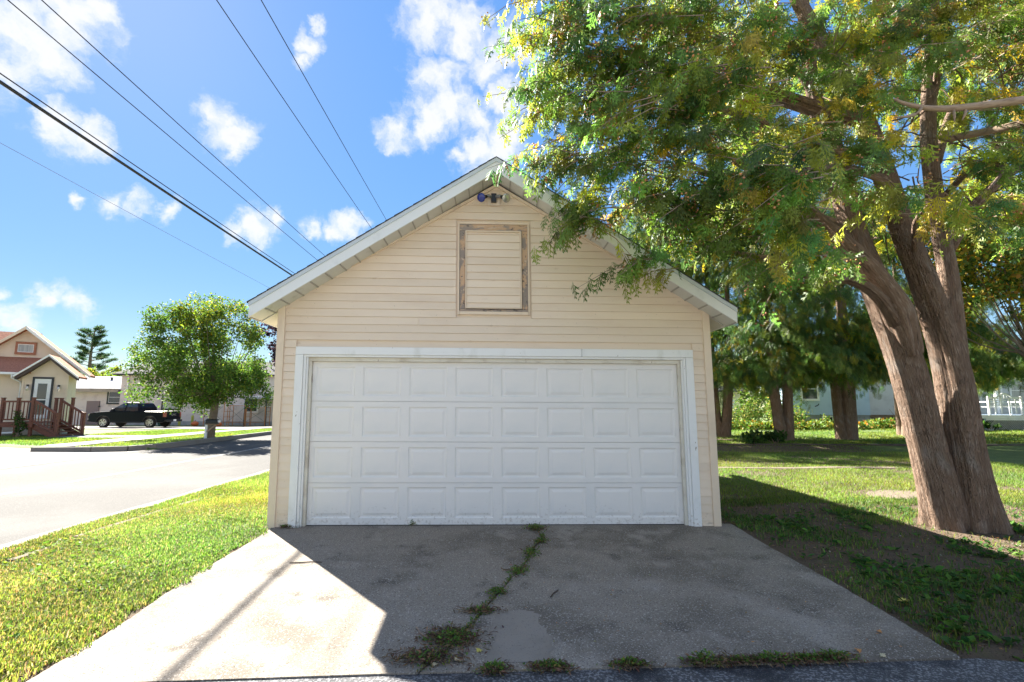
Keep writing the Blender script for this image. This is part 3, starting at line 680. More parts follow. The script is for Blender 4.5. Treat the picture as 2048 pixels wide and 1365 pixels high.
# the big multi-stemmed cedar beside the garage
cedar = empty('cedar_tree', (5.9, .0, 0)); tag(cedar, 'large leaning many-stemmed cedar overhanging the right side of the garage roof', 'tree')
inv = Vector((5.9, 0, 0))
def off(pts): return [tuple(Vector(p)-inv) for p in pts]
def trunk(pts, rad, n, flute, ph, name='trunk'):
    m = MB(); p, r = smooth_path(off(pts), rad, 8)
    def wob(a, l, i):
        flare = max(0, 1-l/.9)
        return 1+flute*math.sin(3*a+ph+l*.35)+flute*.7*math.sin(5*a+2*ph-l*.5)+flute*.4*math.sin(9*a+ph+l*.8)+flare**1.7*(.20+.30*math.sin(4*a+ph)+.14*math.sin(7*a+2*ph))+.018*math.sin(23*a+3*l)+.012*math.sin(37*a-2*l)
    m.tube(p, r, n, wob=wob); return m.build(name, 'bark', cedar, smooth=True)
trunk([(5.78, 0, -.25), (5.74, .0, .1), (5.60, 0, .96), (5.46, .02, 1.94), (5.31, .05, 2.67), (5.15, .1, 3.25), (4.97, .2, 4.14), (4.86, .3, 5.09), (4.65, .3, 6.23), (4.60, .3, 7.8), (4.7, .3, 9.5)], [.27, .235, .205, .205, .20, .17, .14, .12, .10, .08, .03], 64, .05, .4)
trunk([(6.12, -.05, -.25), (6.10, -.05, .05), (6.05, -.04, .96), (6.02, -.02, 1.94), (5.92, 0, 2.61), (5.77, 0, 3.23), (5.54, 0, 4.01), (5.33, 0, 4.88), (5.14, 0, 5.55), (4.60, 0, 6.77), (4.3, .05, 7.6), (4.0, .1, 9.0)], [.30, .265, .22, .20, .18, .16, .145, .135, .125, .105, .09, .03], 64, .05, 2.1)
trunk([(6.2, .1, 1.3), (6.28, .18, 1.9), (6.36, .25, 2.5), (6.42, .3, 3.37), (6.40, .35, 4.45), (6.46, .4, 5.81), (6.86, .5, 7.94), (7.0, .5, 9.6)], [.13, .14, .13, .115, .11, .10, .07, .03], 40, .05, 4.0)
trunk([(5.42, -.08, 2.2), (5.25, -.14, 2.75), (5.0, -.2, 3.1), (4.66, -.28, 3.45), (4.25, -.3, 3.85), (3.67, -.35, 4.3), (2.96, -.45, 4.7), (1.97, -.5, 5.0)], [.10, .17, .155, .13, .10, .075, .05, .02], 32, .05, 1.0, 'limb')
limbs = MB()
for pts, rad in [([(5.35, .08, 2.5), (5.33, .2, 3.1), (5.12, .3, 4.26), (5.04, .3, 5.02), (4.6, .3, 6.2), (4.15, .3, 7.0)], [.12, .11, .09, .08, .06, .03]),
                 ([(5.2, -.15, 2.6), (4.8, -.35, 2.95), (4.45, -.4, 3.11), (3.93, -.5, 3.1), (3.3, -.7, 3.25), (2.6, -.9, 3.3), (1.9, -.9, 3.45)], [.08, .075, .06, .05, .04, .03, .012]),
                 ([(5.33, 0, 4.88), (4.7, -.2, 4.9), (3.99, -.3, 4.95), (3.33, -.4, 5.25), (2.32, -.4, 5.58), (1.1, -.5, 5.75)], [.09, .08, .07, .055, .04, .012]),
                 ([(6.57, .4, 3.8), (7.0, .3, 4.5), (7.77, .3, 5.09), (8.6, .4, 5.4)], [.08, .07, .05, .02]),
                 ([(5.14, 0, 5.5), (4.2, .2, 6.0), (3.2, .3, 6.3), (2.0, .1, 6.5), (.9, -.2, 6.5)], [.09, .075, .06, .04, .012]),
                 ([(4.75, .3, 5.8), (3.8, .9, 6.6), (2.6, 1.2, 7.1), (1.9, 1.2, 7.3)], [.07, .055, .04, .015]),
                 ([(5.55, 0, 4.0), (4.9, -.6, 4.3), (4.0, -1.0, 4.3), (3.0, -1.2, 4.1), (2.2, -1.2, 4.1)], [.07, .06, .045, .03, .012]),
                 ([(5.0, .2, 4.0), (4.3, .9, 4.7), (3.3, 1.3, 5.4), (2.6, 1.4, 5.8)], [.07, .05, .04, .015]),
                 ([(6.6, .5, 5.2), (7.3, .9, 6.2), (8.3, 1.6, 7.2)], [.08, .06, .03]),
                 ([(6.6, .45, 4.6), (6.3, -.4, 4.7), (6.1, -.9, 4.4), (5.5, -1.25, 3.95)], [.05, .035, .025, .01]),
                 ([(5.6, -.1, 3.6), (5.2, -.6, 3.8), (4.9, -1.1, 3.8)], [.04, .03, .01]),
                 ([(6.7, .5, 6.3), (6.2, -.2, 6.7), (5.5, -.7, 6.7)], [.05, .04, .015])]:
    limb(limbs, off(pts), rad, 10, 5, .05, random.random()*6)
# fine bare twigs inside the crown
for _ in range(150):
    s = Vector((random.uniform(3.3, 7.0), random.uniform(-.9, 1.0), random.uniform(3.7, 6.6)))-inv
    d = Vector((random.uniform(-1, .6), random.uniform(-.6, .5), random.uniform(-.5, .5))).normalized(); L = random.uniform(.35, 1.0); q = [s]
    for k in range(4):
        d = (d+Vector((random.uniform(-.45, .45), random.uniform(-.35, .35), random.uniform(-.5, .4)))).normalized(); q.append(q[-1]+d*L/4)
    limbs.tube(q, [.012, .010, .008, .006, .002], 4, cap=False)
limbs.build('limbs', 'bark', cedar, smooth=True)
dm = MB(); limb(dm, off([(6.62, .4, 5.5), (6.95, -.5, 5.25), (6.7, -1.3, 5.05), (6.0, -1.5, 4.92), (5.21, -1.5, 4.80), (4.75, -1.5, 4.76), (4.45, -1.5, 4.80), (4.3, -1.5, 4.86)]), [.055, .05, .048, .045, .04, .032, .022, .012], 10, 4, .05)
for a, b in (((4.95, -1.5, 4.77), (4.9, -1.55, 4.58)), ((5.1, -1.5, 4.79), (5.02, -1.52, 4.62)), ((4.6, -1.5, 4.78), (4.42, -1.6, 4.62)), ((4.42, -1.6, 4.62), (4.15, -1.65, 4.55))):
    dm.tube(off([a, tuple((Vector(a)+Vector(b))/2+Vector((.01, 0, -.01))), b]), [.02, .014, .006], 6)
tag(dm.build('dead_branch', 'dead_wood', cedar, smooth=True), 'bare sawn orange-brown branch jutting left')
BLOBS = [(.92,-.6,6.40,.7),(.86,-.7,5.30,.55),(.86,-.9,4.40,.42),(1.1,-.9,3.98,.3),(1.52,-.8,5.83,.9),(1.44,-1.0,4.66,.75),(2.0,-1.0,4.08,.5),(1.12,-.7,3.70,.15),(2.44,-.9,6.12,.9),(2.42,-1.1,4.93,.85),(2.45,-1.3,3.95,.7),(2.45,-1.2,3.4,.36),(3.63,-.6,6.19,.8),(2.93,-1.7,3.72,.55),(2.85,-1.6,3.2,.42),(3.44,-1.4,3.05,.34),(3.87,-.8,4.9,.5),(4.69,-.8,6.28,.55),(5.48,-.8,6.38,.65),(6.64,-.6,6.51,.75),(6.2,-.6,4.6,.4),(4.92,-1.3,3.62,.3),(5.56,-1.3,3.75,.36),(4.51,-1.2,3.9,.26),(7.04,-.5,5.58,.55),(4.55,-.9,4.6,.32),(4.75,-.8,5.4,.36),(4.3,-1.0,5.5,.4),(5.8,-.9,5.3,.34),(4.05,-1.1,4.2,.34),(1.7,-1.0,3.12,.26),(1.18,-1.0,3.72,.2),(4.3,2.0,7.6,1.0),(5.25,2.3,6.84,1.2),(7.26,2.6,8.37,1.2),(9.09,2.6,7.88,1.2),(10.03,2.2,6.4,1.2),(4.4,1.5,5.0,.7),(3.4,.2,8.2,1.2),(6.42,.5,8.6,1.2),(9.0,.6,8.65,1.4),(5.9,.5,10.4,1.4)]
BLOBS = [(x-5.9, y, z, r) for x, y, z, r in BLOBS]
tw = MB()
def clear_of_roof(c):
    X = c[:, 0]+5.9
    return ~((c[:, 1] > -.75) & (np.abs(X) < 3.3) & (c[:, 2] < 4.95-.64*np.abs(X)+.25))
(V, T, C), cones = cedar_crown(BLOBS, 128, 16, .178, FR, FRT, [.26, .31, .06, .30, .06, .01], tw, .85, (0.2, .3), .04, clear_of_roof)
soup('foliage', V, T, C, 'cedar_leaf', cedar); tw.build('twigs', 'twig', cedar)
def cone_soup(cones, r, parent):
    q = []; oct_ = np.array([(1, 0, 0), (-1, 0, 0), (0, 1, 0), (0, -1, 0), (0, 0, 1.3), (0, 0, -1.3)], np.float32)
    ot = np.array([(0, 2, 4), (2, 1, 4), (1, 3, 4), (3, 0, 4), (2, 0, 5), (1, 2, 5), (3, 1, 5), (0, 3, 5)], np.int32)
    P = np.repeat(np.array(cones), 7, 0); P = P+rng.standard_normal(P.shape)*r*3.2; n = len(P)
    v, t, c = spread(oct_, ot, P, rng.standard_normal((n, 3)), rng.standard_normal((n, 3)), r*rng.uniform(.7, 1.2, n), tint(n, [(.52, .25, .10), (.42, .19, .07)], [1, 1], .15))
    return soup('cone_clusters', v, t, c, 'cone', parent)
cone_soup(cones, .0125, cedar)['kind'] = 'stuff'

# the row of cedars behind the right lawn
def far_cedar(seed, stems):
    root = empty('cedar_tree')
    for j, (dx, dy, lean) in enumerate(stems):
        m = MB(); p, r = smooth_path([(dx*.6, dy*.6, -.3), (dx*.8, dy*.8, .25), (dx+lean*.3, dy, 1.2), (dx+lean*.8, dy, 2.6), (dx+lean*1.2, dy*1.2, 4.5), (dx+lean*1.4, dy*1.5, 8.5)], [.30, .24, .20, .19, .15, .04], 5)
        ph = seed+j
        m.tube(p, r, 18, wob=lambda a, l, i: 1+.08*math.sin(3*a+ph)+.06*math.sin(5*a+l)+.04*math.sin(9*a-l)); m.build('trunk', 'bark', root, smooth=True)
    bl = []
    for k in range(48):
        z = random.uniform(3.0, 11.0); rr = 2.9*(1-((z-4.6)/8.2)**2)*random.uniform(.55, 1); a = random.uniform(0, 6.28)
        bl.append((rr*math.cos(a), rr*math.sin(a), z, random.uniform(.7, 1.05)))
    for k in range(16):
        a = k/16*6.28; rr = random.uniform(1.6, 2.7); bl.append((rr*math.cos(a), rr*math.sin(a), random.uniform(2.9, 3.5), random.uniform(.5, .75)))
    (V, T, C), _ = cedar_crown(bl, 34, 18, .28, FRS, FRST, [.34, .24, .22, .12, .07, .01], None, 1.0, (0, 0), reach=1.5, shade=.75)  # leaf colour of the far crowns darkened to stand for their shade
    soup('foliage', V, T, C, 'cedar_leaf', root)
    return root
fa = far_cedar(1, [(-.18, 0, -.25), (.2, .05, .1)]); fb = far_cedar(3, [(-.25, 0, -.1), (.02, -.1, 0), (.28, .05, .05)])
fa.location = (11.65, 13.6, H(11.65, 13.6)); fb.location = (14.85, 14.5, H(14.85, 14.5))
tag(fa, 'two-stemmed cedar with a low fork, left of the three-stemmed one', 'tree', 'cedars in a row')
tag(fb, 'three-stemmed cedar in front of the house wall tinted blue for shade', 'tree', 'cedars in a row')
for src, loc, rz, sc, lb in ((fa, (1.6, 17.2), 1.0, .9, 'cedar standing directly behind the garage'), (fb, (6.5, 16.6), .4, .95, 'cedar behind the garage, its top showing above the right roof slope'), (fa, (9.9, 15.4), 2.6, .95, 'cedar trunk nearest the garage right corner, in the row of cedars'), (fb, (18.7, 16.0), 1.2, 1.0, 'cedar half hidden behind the big leaning trunks'), (fa, (24.7, 15.6), 4.0, 1.02, 'dark drooping cedar above the white porch bench')):
    c = copy_tree(src); c.location = (*loc, H(*loc)); c.rotation_euler.z = rz; c.scale = (sc, sc, sc); tag(c, lb, 'tree', 'cedars in a row')

# broad-leaved trees
def broad_tree(name, loc, trunk_pts, trunk_r, blobs, nleaf, size, cols, probs, label, bark='bark_grey', leafm='leaf', yellow=None):
    root = empty(name, loc); tag(root, label, 'tree')
    m = MB(); limb(m, trunk_pts, trunk_r, 14, 5, .04, 1.0); m.build('trunk', bark, root, smooth=True)
    m = MB(); top = Vector(trunk_pts[-2])
    for bx, by, bz, br in blobs:
        a = top+Vector((0, 0, random.uniform(-.3, .4))); b = Vector((bx, by, bz))
        limb(m, [tuple(a), tuple(a*.5+b*.5+Vector((0, 0, -.12*(b-a).length))), tuple(b)], [trunk_r[-1]*.45, trunk_r[-1]*.22, .008], 6, 3, .03)
    m.build('limbs', bark, root, smooth=True)
    P = []; w = np.array([b[3]**2 for b in blobs]); w /= w.sum(); tw_ = []
    for (bx, by, bz, br), q in zip(blobs, w):
        n = int(nleaf*q); nc = max(4, n//26)
        d = unit(rng.standard_normal((nc, 3)))*br*(.35+.65*rng.random((nc, 1))**.6)
        cc = d+np.array((bx, by, bz))
        p = np.repeat(cc, 26, 0)+rng.standard_normal((nc*26, 3))*.17*br**.5*np.array((1, 1, .7)); P.append(p)
    P = np.concatenate(P); n = len(P); C = tint(n, cols, probs, .2)
    if yellow is not None:
        k = yellow(P); C[k] = tint(int(k.sum()), [(.27, .25, .025), (.16, .21, .025)], [1, 1.4], .2)
    X = rng.standard_normal((n, 3))+np.array((0, 0, -.5)); Nn = rng.standard_normal((n, 3))+np.array((0, 0, 1.0))
    v, t, c = spread(LEAF, LEAFT, P, X, Nn, size*rng.uniform(.6, 1.25, n), C)
    soup('crown', v, t, c, leafm, root); return root
mb = []
for k in range(64):
    q = unit(rng.standard_normal(3))*(.35+.6*rng.random()**.5); mb.append((q[0]*3.1, q[1]*2.7, 3.95+q[2]*2.6+.25*math.sin(q[0]*5), random.uniform(.35, .8)))
mb += [(.3, 0, 5.2, .8), (-.5, .2, 4.6, .8), (.5, -.4, 4.0, .8), (-1.5, -.3, 4.2, .7), (-.2, 0, 6.2, .75), (.6, 0, 6.1, .6), (-1.3, .2, 5.6, .7), (1.6, .1, 5.6, .75), (-2.9, 0, 2.2, .6), (2.6, 0, 2.0, .7), (-.9, -.6, 1.6, .5), (.5, -.5, 1.9, .6)]
broad_tree('maple_tree', (-13.5, 18.1, -.13), [(0, 0, -.1), (0, 0, .1), (.05, 0, .7), (.12, 0, 1.4), (.1, 0, 2.0), (-.2, 0, 3.6)], [.30, .22, .18, .16, .14, .08], [(b[0]-.45, b[1], b[2]+.1, b[3]) for b in mb], 48000, .11, [(.08, .15, .027), (.12, .195, .033), (.055, .105, .022), (.18, .23, .032)], [.4, .3, .2, .1],
           'round-crowned green maple with yellowing top on the verge across the road', yellow=lambda P: (P[:, 2] > 4.9+.5*np.sin(P[:, 0]*2.3)) & (rng.random(len(P)) < .4) & (P[:, 0] > -1.6))
yb = [(random.uniform(-2.4, 2.4), random.uniform(-1.6, 1.6), random.uniform(4.6, 9.0), random.uniform(.7, 1.1)) for _ in range(26)]
broad_tree('yellow_leaved_tree', (17.6, 9.4, H(17.6, 9.4)), [(0, 0, -.2), (0, 0, .5), (.1, 0, 1.6), (.2, 0, 3.0), (.2, 0, 4.5)], [.22, .18, .16, .13, .08], yb, 15000, .16, [(.30, .24, .03), (.13, .18, .03), (.06, .11, .02), (.36, .2, .04)], [.35, .3, .25, .1], 'yellow-leaved tree at the right edge behind the big cedar')
pb = [(random.uniform(-2.3, 2.3), random.uniform(-2, 2), random.uniform(2.5, 10.8), random.uniform(.9, 1.4)) for _ in range(24)]
broad_tree('purple_leaved_tree', (-20.6, 42, -.4), [(0, 0, -.2), (0, 0, 1), (0, 0, 3), (0, 0, 5), (0, 0, 7)], [.3, .25, .22, .18, .1], pb, 12000, .26, [(.035, .018, .030), (.02, .014, .026), (.05, .03, .035)], [1, 1, .6], 'dark purple-leaved tree behind the maple, beside the garage eave')
gb = [(random.uniform(-1.8, 1.8), random.uniform(-1, 1), random.uniform(1.6, 4.4), random.uniform(.6, .9)) for _ in range(12)]
broad_tree('small_yellow_tree', (-42.5, 50, -.5), [(0, 0, -.2), (0, 0, .6), (0, 0, 1.5), (0, 0, 2.2), (0, 0, 3.2)], [.16, .14, .12, .1, .06], [(x, y, z+1.2, r) for x, y, z, r in gb], 3500, .26, [(.22, .24, .03), (.14, .2, .03)], [1, 1], 'small yellow-green tree peeking over the grey shingle roof')
rb = [(random.uniform(-1.5, 1.5), random.uniform(-1, 1), random.uniform(2.6, 5.6), random.uniform(.6, .9)) for _ in range(10)]
broad_tree('reddish_tree', (-36.3, 51, -.5), [(0, 0, -.2), (0, 0, .6), (0, 0, 1.5), (0, 0, 2.6), (0, 0, 4)], [.16, .14, .12, .1, .06], rb, 2600, .24, [(.20, .09, .05), (.12, .11, .04)], [1, 1], 'thin reddish tree just left of the maple crown, above the roofs')
# far pine with open upswept branches
pine = empty('pine_tree', (-52.3, 60, -.5)); tag(pine, 'tall open-branched pine rising behind the grey shingle roof', 'tree')
m = MB(); limb(m, [(0, 0, -.2), (.1, 0, 4), (-.1, 0, 8), (.1, 0, 11.6)], [.35, .26, .16, .05], 10, 4, .03); pbr = []
for k in range(46):
    z = 2.6+9.0*(k/46)**.9; a = k*2.4+random.random(); L = (4.3-.31*z)*random.uniform(.55, 1.15)+.45
    b = Vector((0, 0, z)); e = b+Vector((math.cos(a)*L, math.sin(a)*L, L*(.02+.042*z)*random.uniform(.5, 1.3)))
    md = b*.5+e*.5+Vector((0, 0, -.10*L)); m.tube([b, md, e], [.06, .04, .012], 5, cap=False); pbr.append((b, md, e))
m.build('trunk', 'bark_grey', pine, smooth=True)
P = []; X = []
for b, md, e in pbr:
    for k in range(24):
        t = random.uniform(.3, 1.0)**.7; q = b*(1-t)**2+md*2*t*(1-t)*1.0+e*t*t
        for j in range(11):
            P.append(tuple(q+Vector((random.gauss(0, .17), random.gauss(0, .17), random.gauss(.05, .07))))); X.append((random.gauss(0, .7), random.gauss(0, .7), random.gauss(.5, .5)))
P = np.array(P); X = np.array(X); n = len(P)
ND = np.array([(0, -.10, 0), (0, .10, 0), (1, 0, 0)], np.float32)
v, t, c = spread(ND, np.array([(0, 1, 2)], np.int32), P, X, rng.standard_normal((n, 3)), rng.uniform(.22, .45, n), tint(n, [(.035, .075, .035), (.05, .10, .04), (.09, .10, .03)], [3, 2, .6], .2))
soup('needles', v, t, c, 'leaf', pine)

# ------------------------------------------------------------------ grass and ground cover
def noise2(x, y, s, k=0):
    return .5+.25*(np.sin(x*s+1.7*np.sin(y*s*.7+k))+np.sin(y*s*1.3+1.3*np.sin(x*s*.9-k)+2.1*k))
def blades(n, xr, yr, keep, hmin, hmax, w, cols, probs, name, label, bend=1, wilt=.2, simple=False):
    x = rng.uniform(*xr, n); y = yr[0]+(yr[1]-yr[0])*rng.random(n)**bend
    k = keep(x, y); x, y = x[k], y[k]; n = len(x)
    z = hgt(x, y); h = rng.uniform(hmin, hmax, n); a = rng.uniform(0, 6.283, n)
    lean = rng.uniform(.15, .9, n); dx = np.cos(a); dy = np.sin(a); b = a+rng.uniform(.6, 2.2, n); wx = np.cos(b)*w*rng.uniform(.7, 1.4, n); wy = np.sin(b)*w
    B = np.stack([x, y, z-.005], 1); W = np.stack([wx, wy, 0*wx], 1)/2
    M = B+np.stack([dx*h*lean*.35, dy*h*lean*.35, h*.62], 1); Tp = B+np.stack([dx*h*lean, dy*h*lean, h*(1-.35*lean)], 1)
    V = np.stack([B-W, B+W, M-W*.8, M+W*.8, Tp], 1).reshape(-1, 3); nv = 5
    if simple: V = np.stack([B-W, B+W, Tp], 1).reshape(-1, 3); nv = 3
    t = np.array([(0, 1, 2)] if simple else [(0, 1, 3), (0, 3, 2), (2, 3, 4)]); T = (t[None]+np.arange(n)[:, None, None]*nv).reshape(-1, 3)
    C = tint(n, cols, probs, wilt); pat = noise2(x, y, 2.6)[:, None]
    C = C*(.8+.4*pat); C[:, 0] *= (.85+.45*noise2(x, y, 1.1, 2)); 
    o = soup(name, V, T, np.repeat(np.clip(C, .004, .9), nv, 0), 'grass'); tag(o, label, 'grass', kind='stuff'); return o
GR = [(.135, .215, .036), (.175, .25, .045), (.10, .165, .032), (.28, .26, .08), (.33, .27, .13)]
def k_left(x, y):
    edge = -2.76-.03*np.sin(y*5)+.03*np.sin(y*17)
    dry = noise2(x, y, 1.9, 1)
    ok = (x < edge) & (x > -5.46) & ~((x > -5.07) & (x < -4.93) & (y < 2.2) & (rng.random(len(x)) < .85))
    near_wall = (y > -.1) & (x > -3.2)
    return ok & ~((dry > .9) & (rng.random(len(x)) < .5)) & ~(near_wall & (rng.random(len(x)) < .45))
blades(125000, (-5.5, -2.7), (-4.2, 1.5), k_left, .025, .065, .0075, GR, [.34, .30, .14, .13, .09], 'grass', 'sunlit short lawn between the driveway and the road')
blades(90000, (-5.5, -2.78), (1.5, 16), k_left, .03, .07, .014, GR, [.36, .34, .14, .1, .06], 'grass', 'strip of lawn running back along the left garage wall', 1.5, simple=True)
def k_fr(x, y):
    d = noise2(x, y, 2.3, .5); return (x > 3.02+.03*np.sin(y*9)) & ((d > .40+.28*sstep(-2.4, -.9, y)-.45*sstep(.2, 1.7, y)) | (rng.random(len(x)) < .13)) & (y > -3.05-.28*np.maximum(x-3.1, 0)**1.15) & (np.hypot(x-5.95, y) > .5)
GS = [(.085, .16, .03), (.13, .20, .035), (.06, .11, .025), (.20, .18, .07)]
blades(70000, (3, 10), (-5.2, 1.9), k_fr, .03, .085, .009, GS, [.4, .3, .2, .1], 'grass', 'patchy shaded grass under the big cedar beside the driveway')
def k_mid(x, y): return (x > 2.86) & ~((y > 5.8) & (y < 5.98+.04*(x-3)) & (x < 10)) & ((np.hypot((x-7)/1.05, (y-2.35)/.46) > .6+.5*rng.random(len(x))) | (rng.random(len(x)) < .12)) & ((noise2(x, y, 1.7, 3) > .2) | (rng.random(len(x)) < .3)) & ~((y > 10.3) & (y < 11.8) & (rng.random(len(x)) < .8))
blades(150000, (2.86, 14), (1.5, 13), k_mid, .03, .08, .013, GR[:3]+[(.16, .2, .03)], [.4, .3, .2, .1], 'grass', 'lawn to the right of the garage with tree shadows', 1.15, simple=True)
blades(60000, (8, 32), (12.2, 24), lambda x, y: noise2(x, y, 1.2, 4) > .12, .05, .12, .03, GR[:3], [.4, .4, .2], 'grass', 'raised back lawn among the row of cedars', simple=True)
def k_far(x, y): return ~((x > -17.15) & (x < -15.7)) & ~((x < -12.6) & (y < 13.1) & (x < -15.3)) & ~((y < 20.1) & (y > 18.1) & (x < -17) & (x > -21.3)) & ~((x < -21) & (y > 19.0) & (y < 28)) & (y > 11.9+.35*np.maximum(-x-12.5, 0)) & (y < 28)
blades(90000, (-27, -12.55), (11.6, 28), k_far, .04, .09, .03, GR[:3], [.4, .45, .15], 'grass', 'bright mown lawn across the road around the maple', simple=True)
# broad weed leaves in the shaded ground at right
def weed_leaves(n, xr, yr, keep, size, cols, probs, label):
    x = rng.uniform(*xr, n); y = rng.uniform(*yr, n); k = keep(x, y); x, y = x[k], y[k]; n = len(x)
    P = np.repeat(np.stack([x, y, hgt(x, y)+.012], 1), 4, 0); m_ = len(P); P += rng.standard_normal(P.shape)*np.array((.018, .018, .008))
    a = rng.uniform(0, 6.283, m_); X = np.stack([np.cos(a), np.sin(a), rng.uniform(.1, .9, m_)], 1); Nn = np.stack([rng.standard_normal(m_)*.3, rng.standard_normal(m_)*.3, np.ones(m_)], 1)
    v, t, c = spread(LEAF*np.array((1, .8, 1)), LEAFT, P, X, Nn, size*rng.uniform(.5, 1.3, m_), tint(m_, cols, probs, .2))
    return tag(soup('ground_weeds', v, t, c, 'leaf'), label, 'weeds', kind='stuff')
weed_leaves(3600, (3.05, 9), (-5, 1.0), lambda x, y: ((noise2(x*1.3+.4*y, y*.8-.5*x, 3.1, 1.5) > .42+.26*sstep(-2.2, -.8, y)) | (rng.random(len(x)) < .10)) & (x > 3.06) & (y > -3.0-.28*np.maximum(x-3.1, 0)**1.15) & (np.hypot(x-5.95, y) > .48), .075, [(.05, .12, .025), (.09, .18, .03), (.03, .08, .02)], [.5, .3, .2], 'broad-leaved weeds covering bare soil right of the driveway')
weed_leaves(1500, (-5.4, -2.85), (-4.2, .5), lambda x, y: noise2(x, y, 2.7, 2.5) > .55, .05, [(.10, .19, .03), (.14, .2, .03)], [1, 1], 'clover and small weeds in the sunlit lawn')
n = 5200; x = rng.uniform(3.0, 9, n); y = rng.uniform(-4.8, 1.6, n); k = (np.hypot(x-5.95, y) > .5) & (x > 3.02) & (y > -2.98-.28*np.maximum(x-3.1, 0)**1.15); x, y = x[k], y[k]; n = len(x)
OCT = np.array([(1, 0, 0), (-1, 0, 0), (0, 1, 0), (0, -1, 0), (0, 0, .7), (0, 0, -.7)], np.float32); OCTT = np.array([(0, 2, 4), (2, 1, 4), (1, 3, 4), (3, 0, 4), (2, 0, 5), (1, 2, 5), (3, 1, 5), (0, 3, 5)], np.int32)
v, t, c = spread(OCT, OCTT, np.stack([x, y, hgt(x, y)+.002], 1), rng.standard_normal((n, 3)), rng.standard_normal((n, 3))*.3+np.array((0, 0, 1)), .004+.014*rng.random(n)**3, tint(n, [(.14, .105, .075), (.09, .068, .05), (.26, .23, .19)], [1, 1, .35], .2))
tag(soup('soil_clods', v, t, c, 'cone'), 'crumbs of soil and pebbles on the bare ground right of the driveway', 'soil', kind='stuff')
# strip of yellow and orange ground cover before the blue-tinted house
n = 9000; x = rng.uniform(10.5, 26, n); y = rng.uniform(19.2, 21.2, n)
P = np.stack([x, y, hgt(x, y)+rng.random(n)*.42*(.6+.5*noise2(x, y, 1.5))], 1)
colr = tint(n, [(.12, .2, .03), (.24, .23, .035), (.36, .16, .03), (.07, .13, .02)], [.4, .22, .07, .3], .2)
v, t, c = spread(LEAF, LEAFT, P, rng.standard_normal((n, 3)), rng.standard_normal((n, 3))+np.array((0, 0, 1)), rng.uniform(.09, .2, n), colr)
tag(soup('flower_border', v, t, c, 'petal'), 'strip of yellow and orange border plants below the house wall', 'flower border', kind='stuff')
# needle and leaf litter
n = 9000; x = rng.uniform(3.0, 9, n); y = rng.uniform(-4.5, 1.2, n); k = (np.hypot(x-5.95, y) > .5) & (x > 3.02); x, y = x[k], y[k]; n = len(x)
P = np.stack([x, y, hgt(x, y)+.014], 1)
v, t, c = spread(LEAF*np.array((1, .5, .6)), LEAFT, P, rng.standard_normal((n, 3))*np.array((1, 1, .1)), np.tile((0, 0, 1.0), (n, 1))+.2*rng.standard_normal((n, 3)), rng.uniform(.012, .04, n), tint(n, [(.20, .10, .05), (.30, .17, .06), (.12, .07, .04)], [1, .6, 1], .2))
tag(soup('leaf_litter', v, t, c, 'petal'), 'brown leaf and needle litter under the big cedar', 'leaf litter', kind='stuff')
n = 420; x = rng.uniform(-2.4, 2.9, n); y = -3.1*rng.random(n)**.8; w_ = rng.random(n) < (.25+.75*(x > .3)); x, y = x[w_], y[w_]; n = len(x)
P = np.stack([x, y, .020-.037*np.clip(-y, 0, 3.3)], 1)
v, t, c = spread(LEAF*np.array((1, .7, .5)), LEAFT, P, rng.standard_normal((n, 3))*np.array((1, 1, .1)), np.tile((0, 0, 1.0), (n, 1))+.15*rng.standard_normal((n, 3)), rng.uniform(.010, .026, n), tint(n, [(.32, .16, .06), (.2, .12, .06), (.13, .09, .06), (.2, .2, .05)], [1, 1, 1, .4], .2))
tag(soup('driveway_litter', v, t, c, 'petal'), 'tiny dry leaf bits scattered over the driveway concrete', 'leaf litter', kind='stuff')

# ------------------------------------------------------------------ weeds in the joints and the crack
def weed(x, y, z, rx, ry, h, n, label, cols=None, probs=None, brown=0, name='weed', leaf=.035):
    root = empty(name, (x, y, z)); cols = cols or [(.10, .19, .04), (.15, .24, .04), (.07, .13, .03), (.24, .2, .06)]; probs = probs or [.4, .3, .2, .1]
    tag(root, label, 'weed', 'weeds in the driveway joints')
    q = rng.standard_normal((n, 3))*np.array((rx*.45, ry*.45, 0)); r2 = (q[:, 0]/rx)**2+(q[:, 1]/ry)**2
    q[:, 2] = h*rng.random(n)*np.exp(-r2*1.2)
    a = rng.uniform(0, 6.283, n); X = np.stack([np.cos(a), np.sin(a), rng.uniform(-.1, 1.0, n)], 1)
    v, t, c = spread(LEAF*np.array((1, .62, 1)), LEAFT, q, X, rng.standard_normal((n, 3))*.6+np.array((0, 0, 1)), leaf*rng.uniform(.5, 1.3, n), tint(n, cols, probs, .2))
    soup('leaves', v, t, c, 'leaf', root)
    m = MB()
    for k in range(max(5, n//22)):
        i = int(rng.integers(n)); b = Vector((q[i, 0]*.6, q[i, 1]*.6, -.01)); e = Vector(q[i])+Vector((0, 0, .012)); m.tube([b, (b+e)/2+Vector((random.uniform(-.01, .01), 0, .008)), e], [.0026, .002, .001], 3, cap=False)
    m.build('stems', 'twig', root)
    if brown:
        nb = int(n*brown); q = rng.standard_normal((nb, 3))*np.array((rx*.55, ry*.55, 0)); q[:, 2] = .008+.012*rng.random(nb)
        v, t, c = spread(LEAF*np.array((1, .3, .6)), LEAFT, q, rng.standard_normal((nb, 3))*np.array((1, 1, .25)), np.tile((0, 0, 1.0), (nb, 1))+.4*rng.standard_normal((nb, 3)), rng.uniform(.02, .055, nb), tint(nb, [(.16, .10, .06), (.10, .06, .04), (.24, .16, .08)], [1, 1, .5], .2))
        soup('dry_stems', v, t, c, 'petal', root)['kind'] = 'stuff'
    return root
def DZ(y): return -.037*max(0, min(3.3, -y))+.017
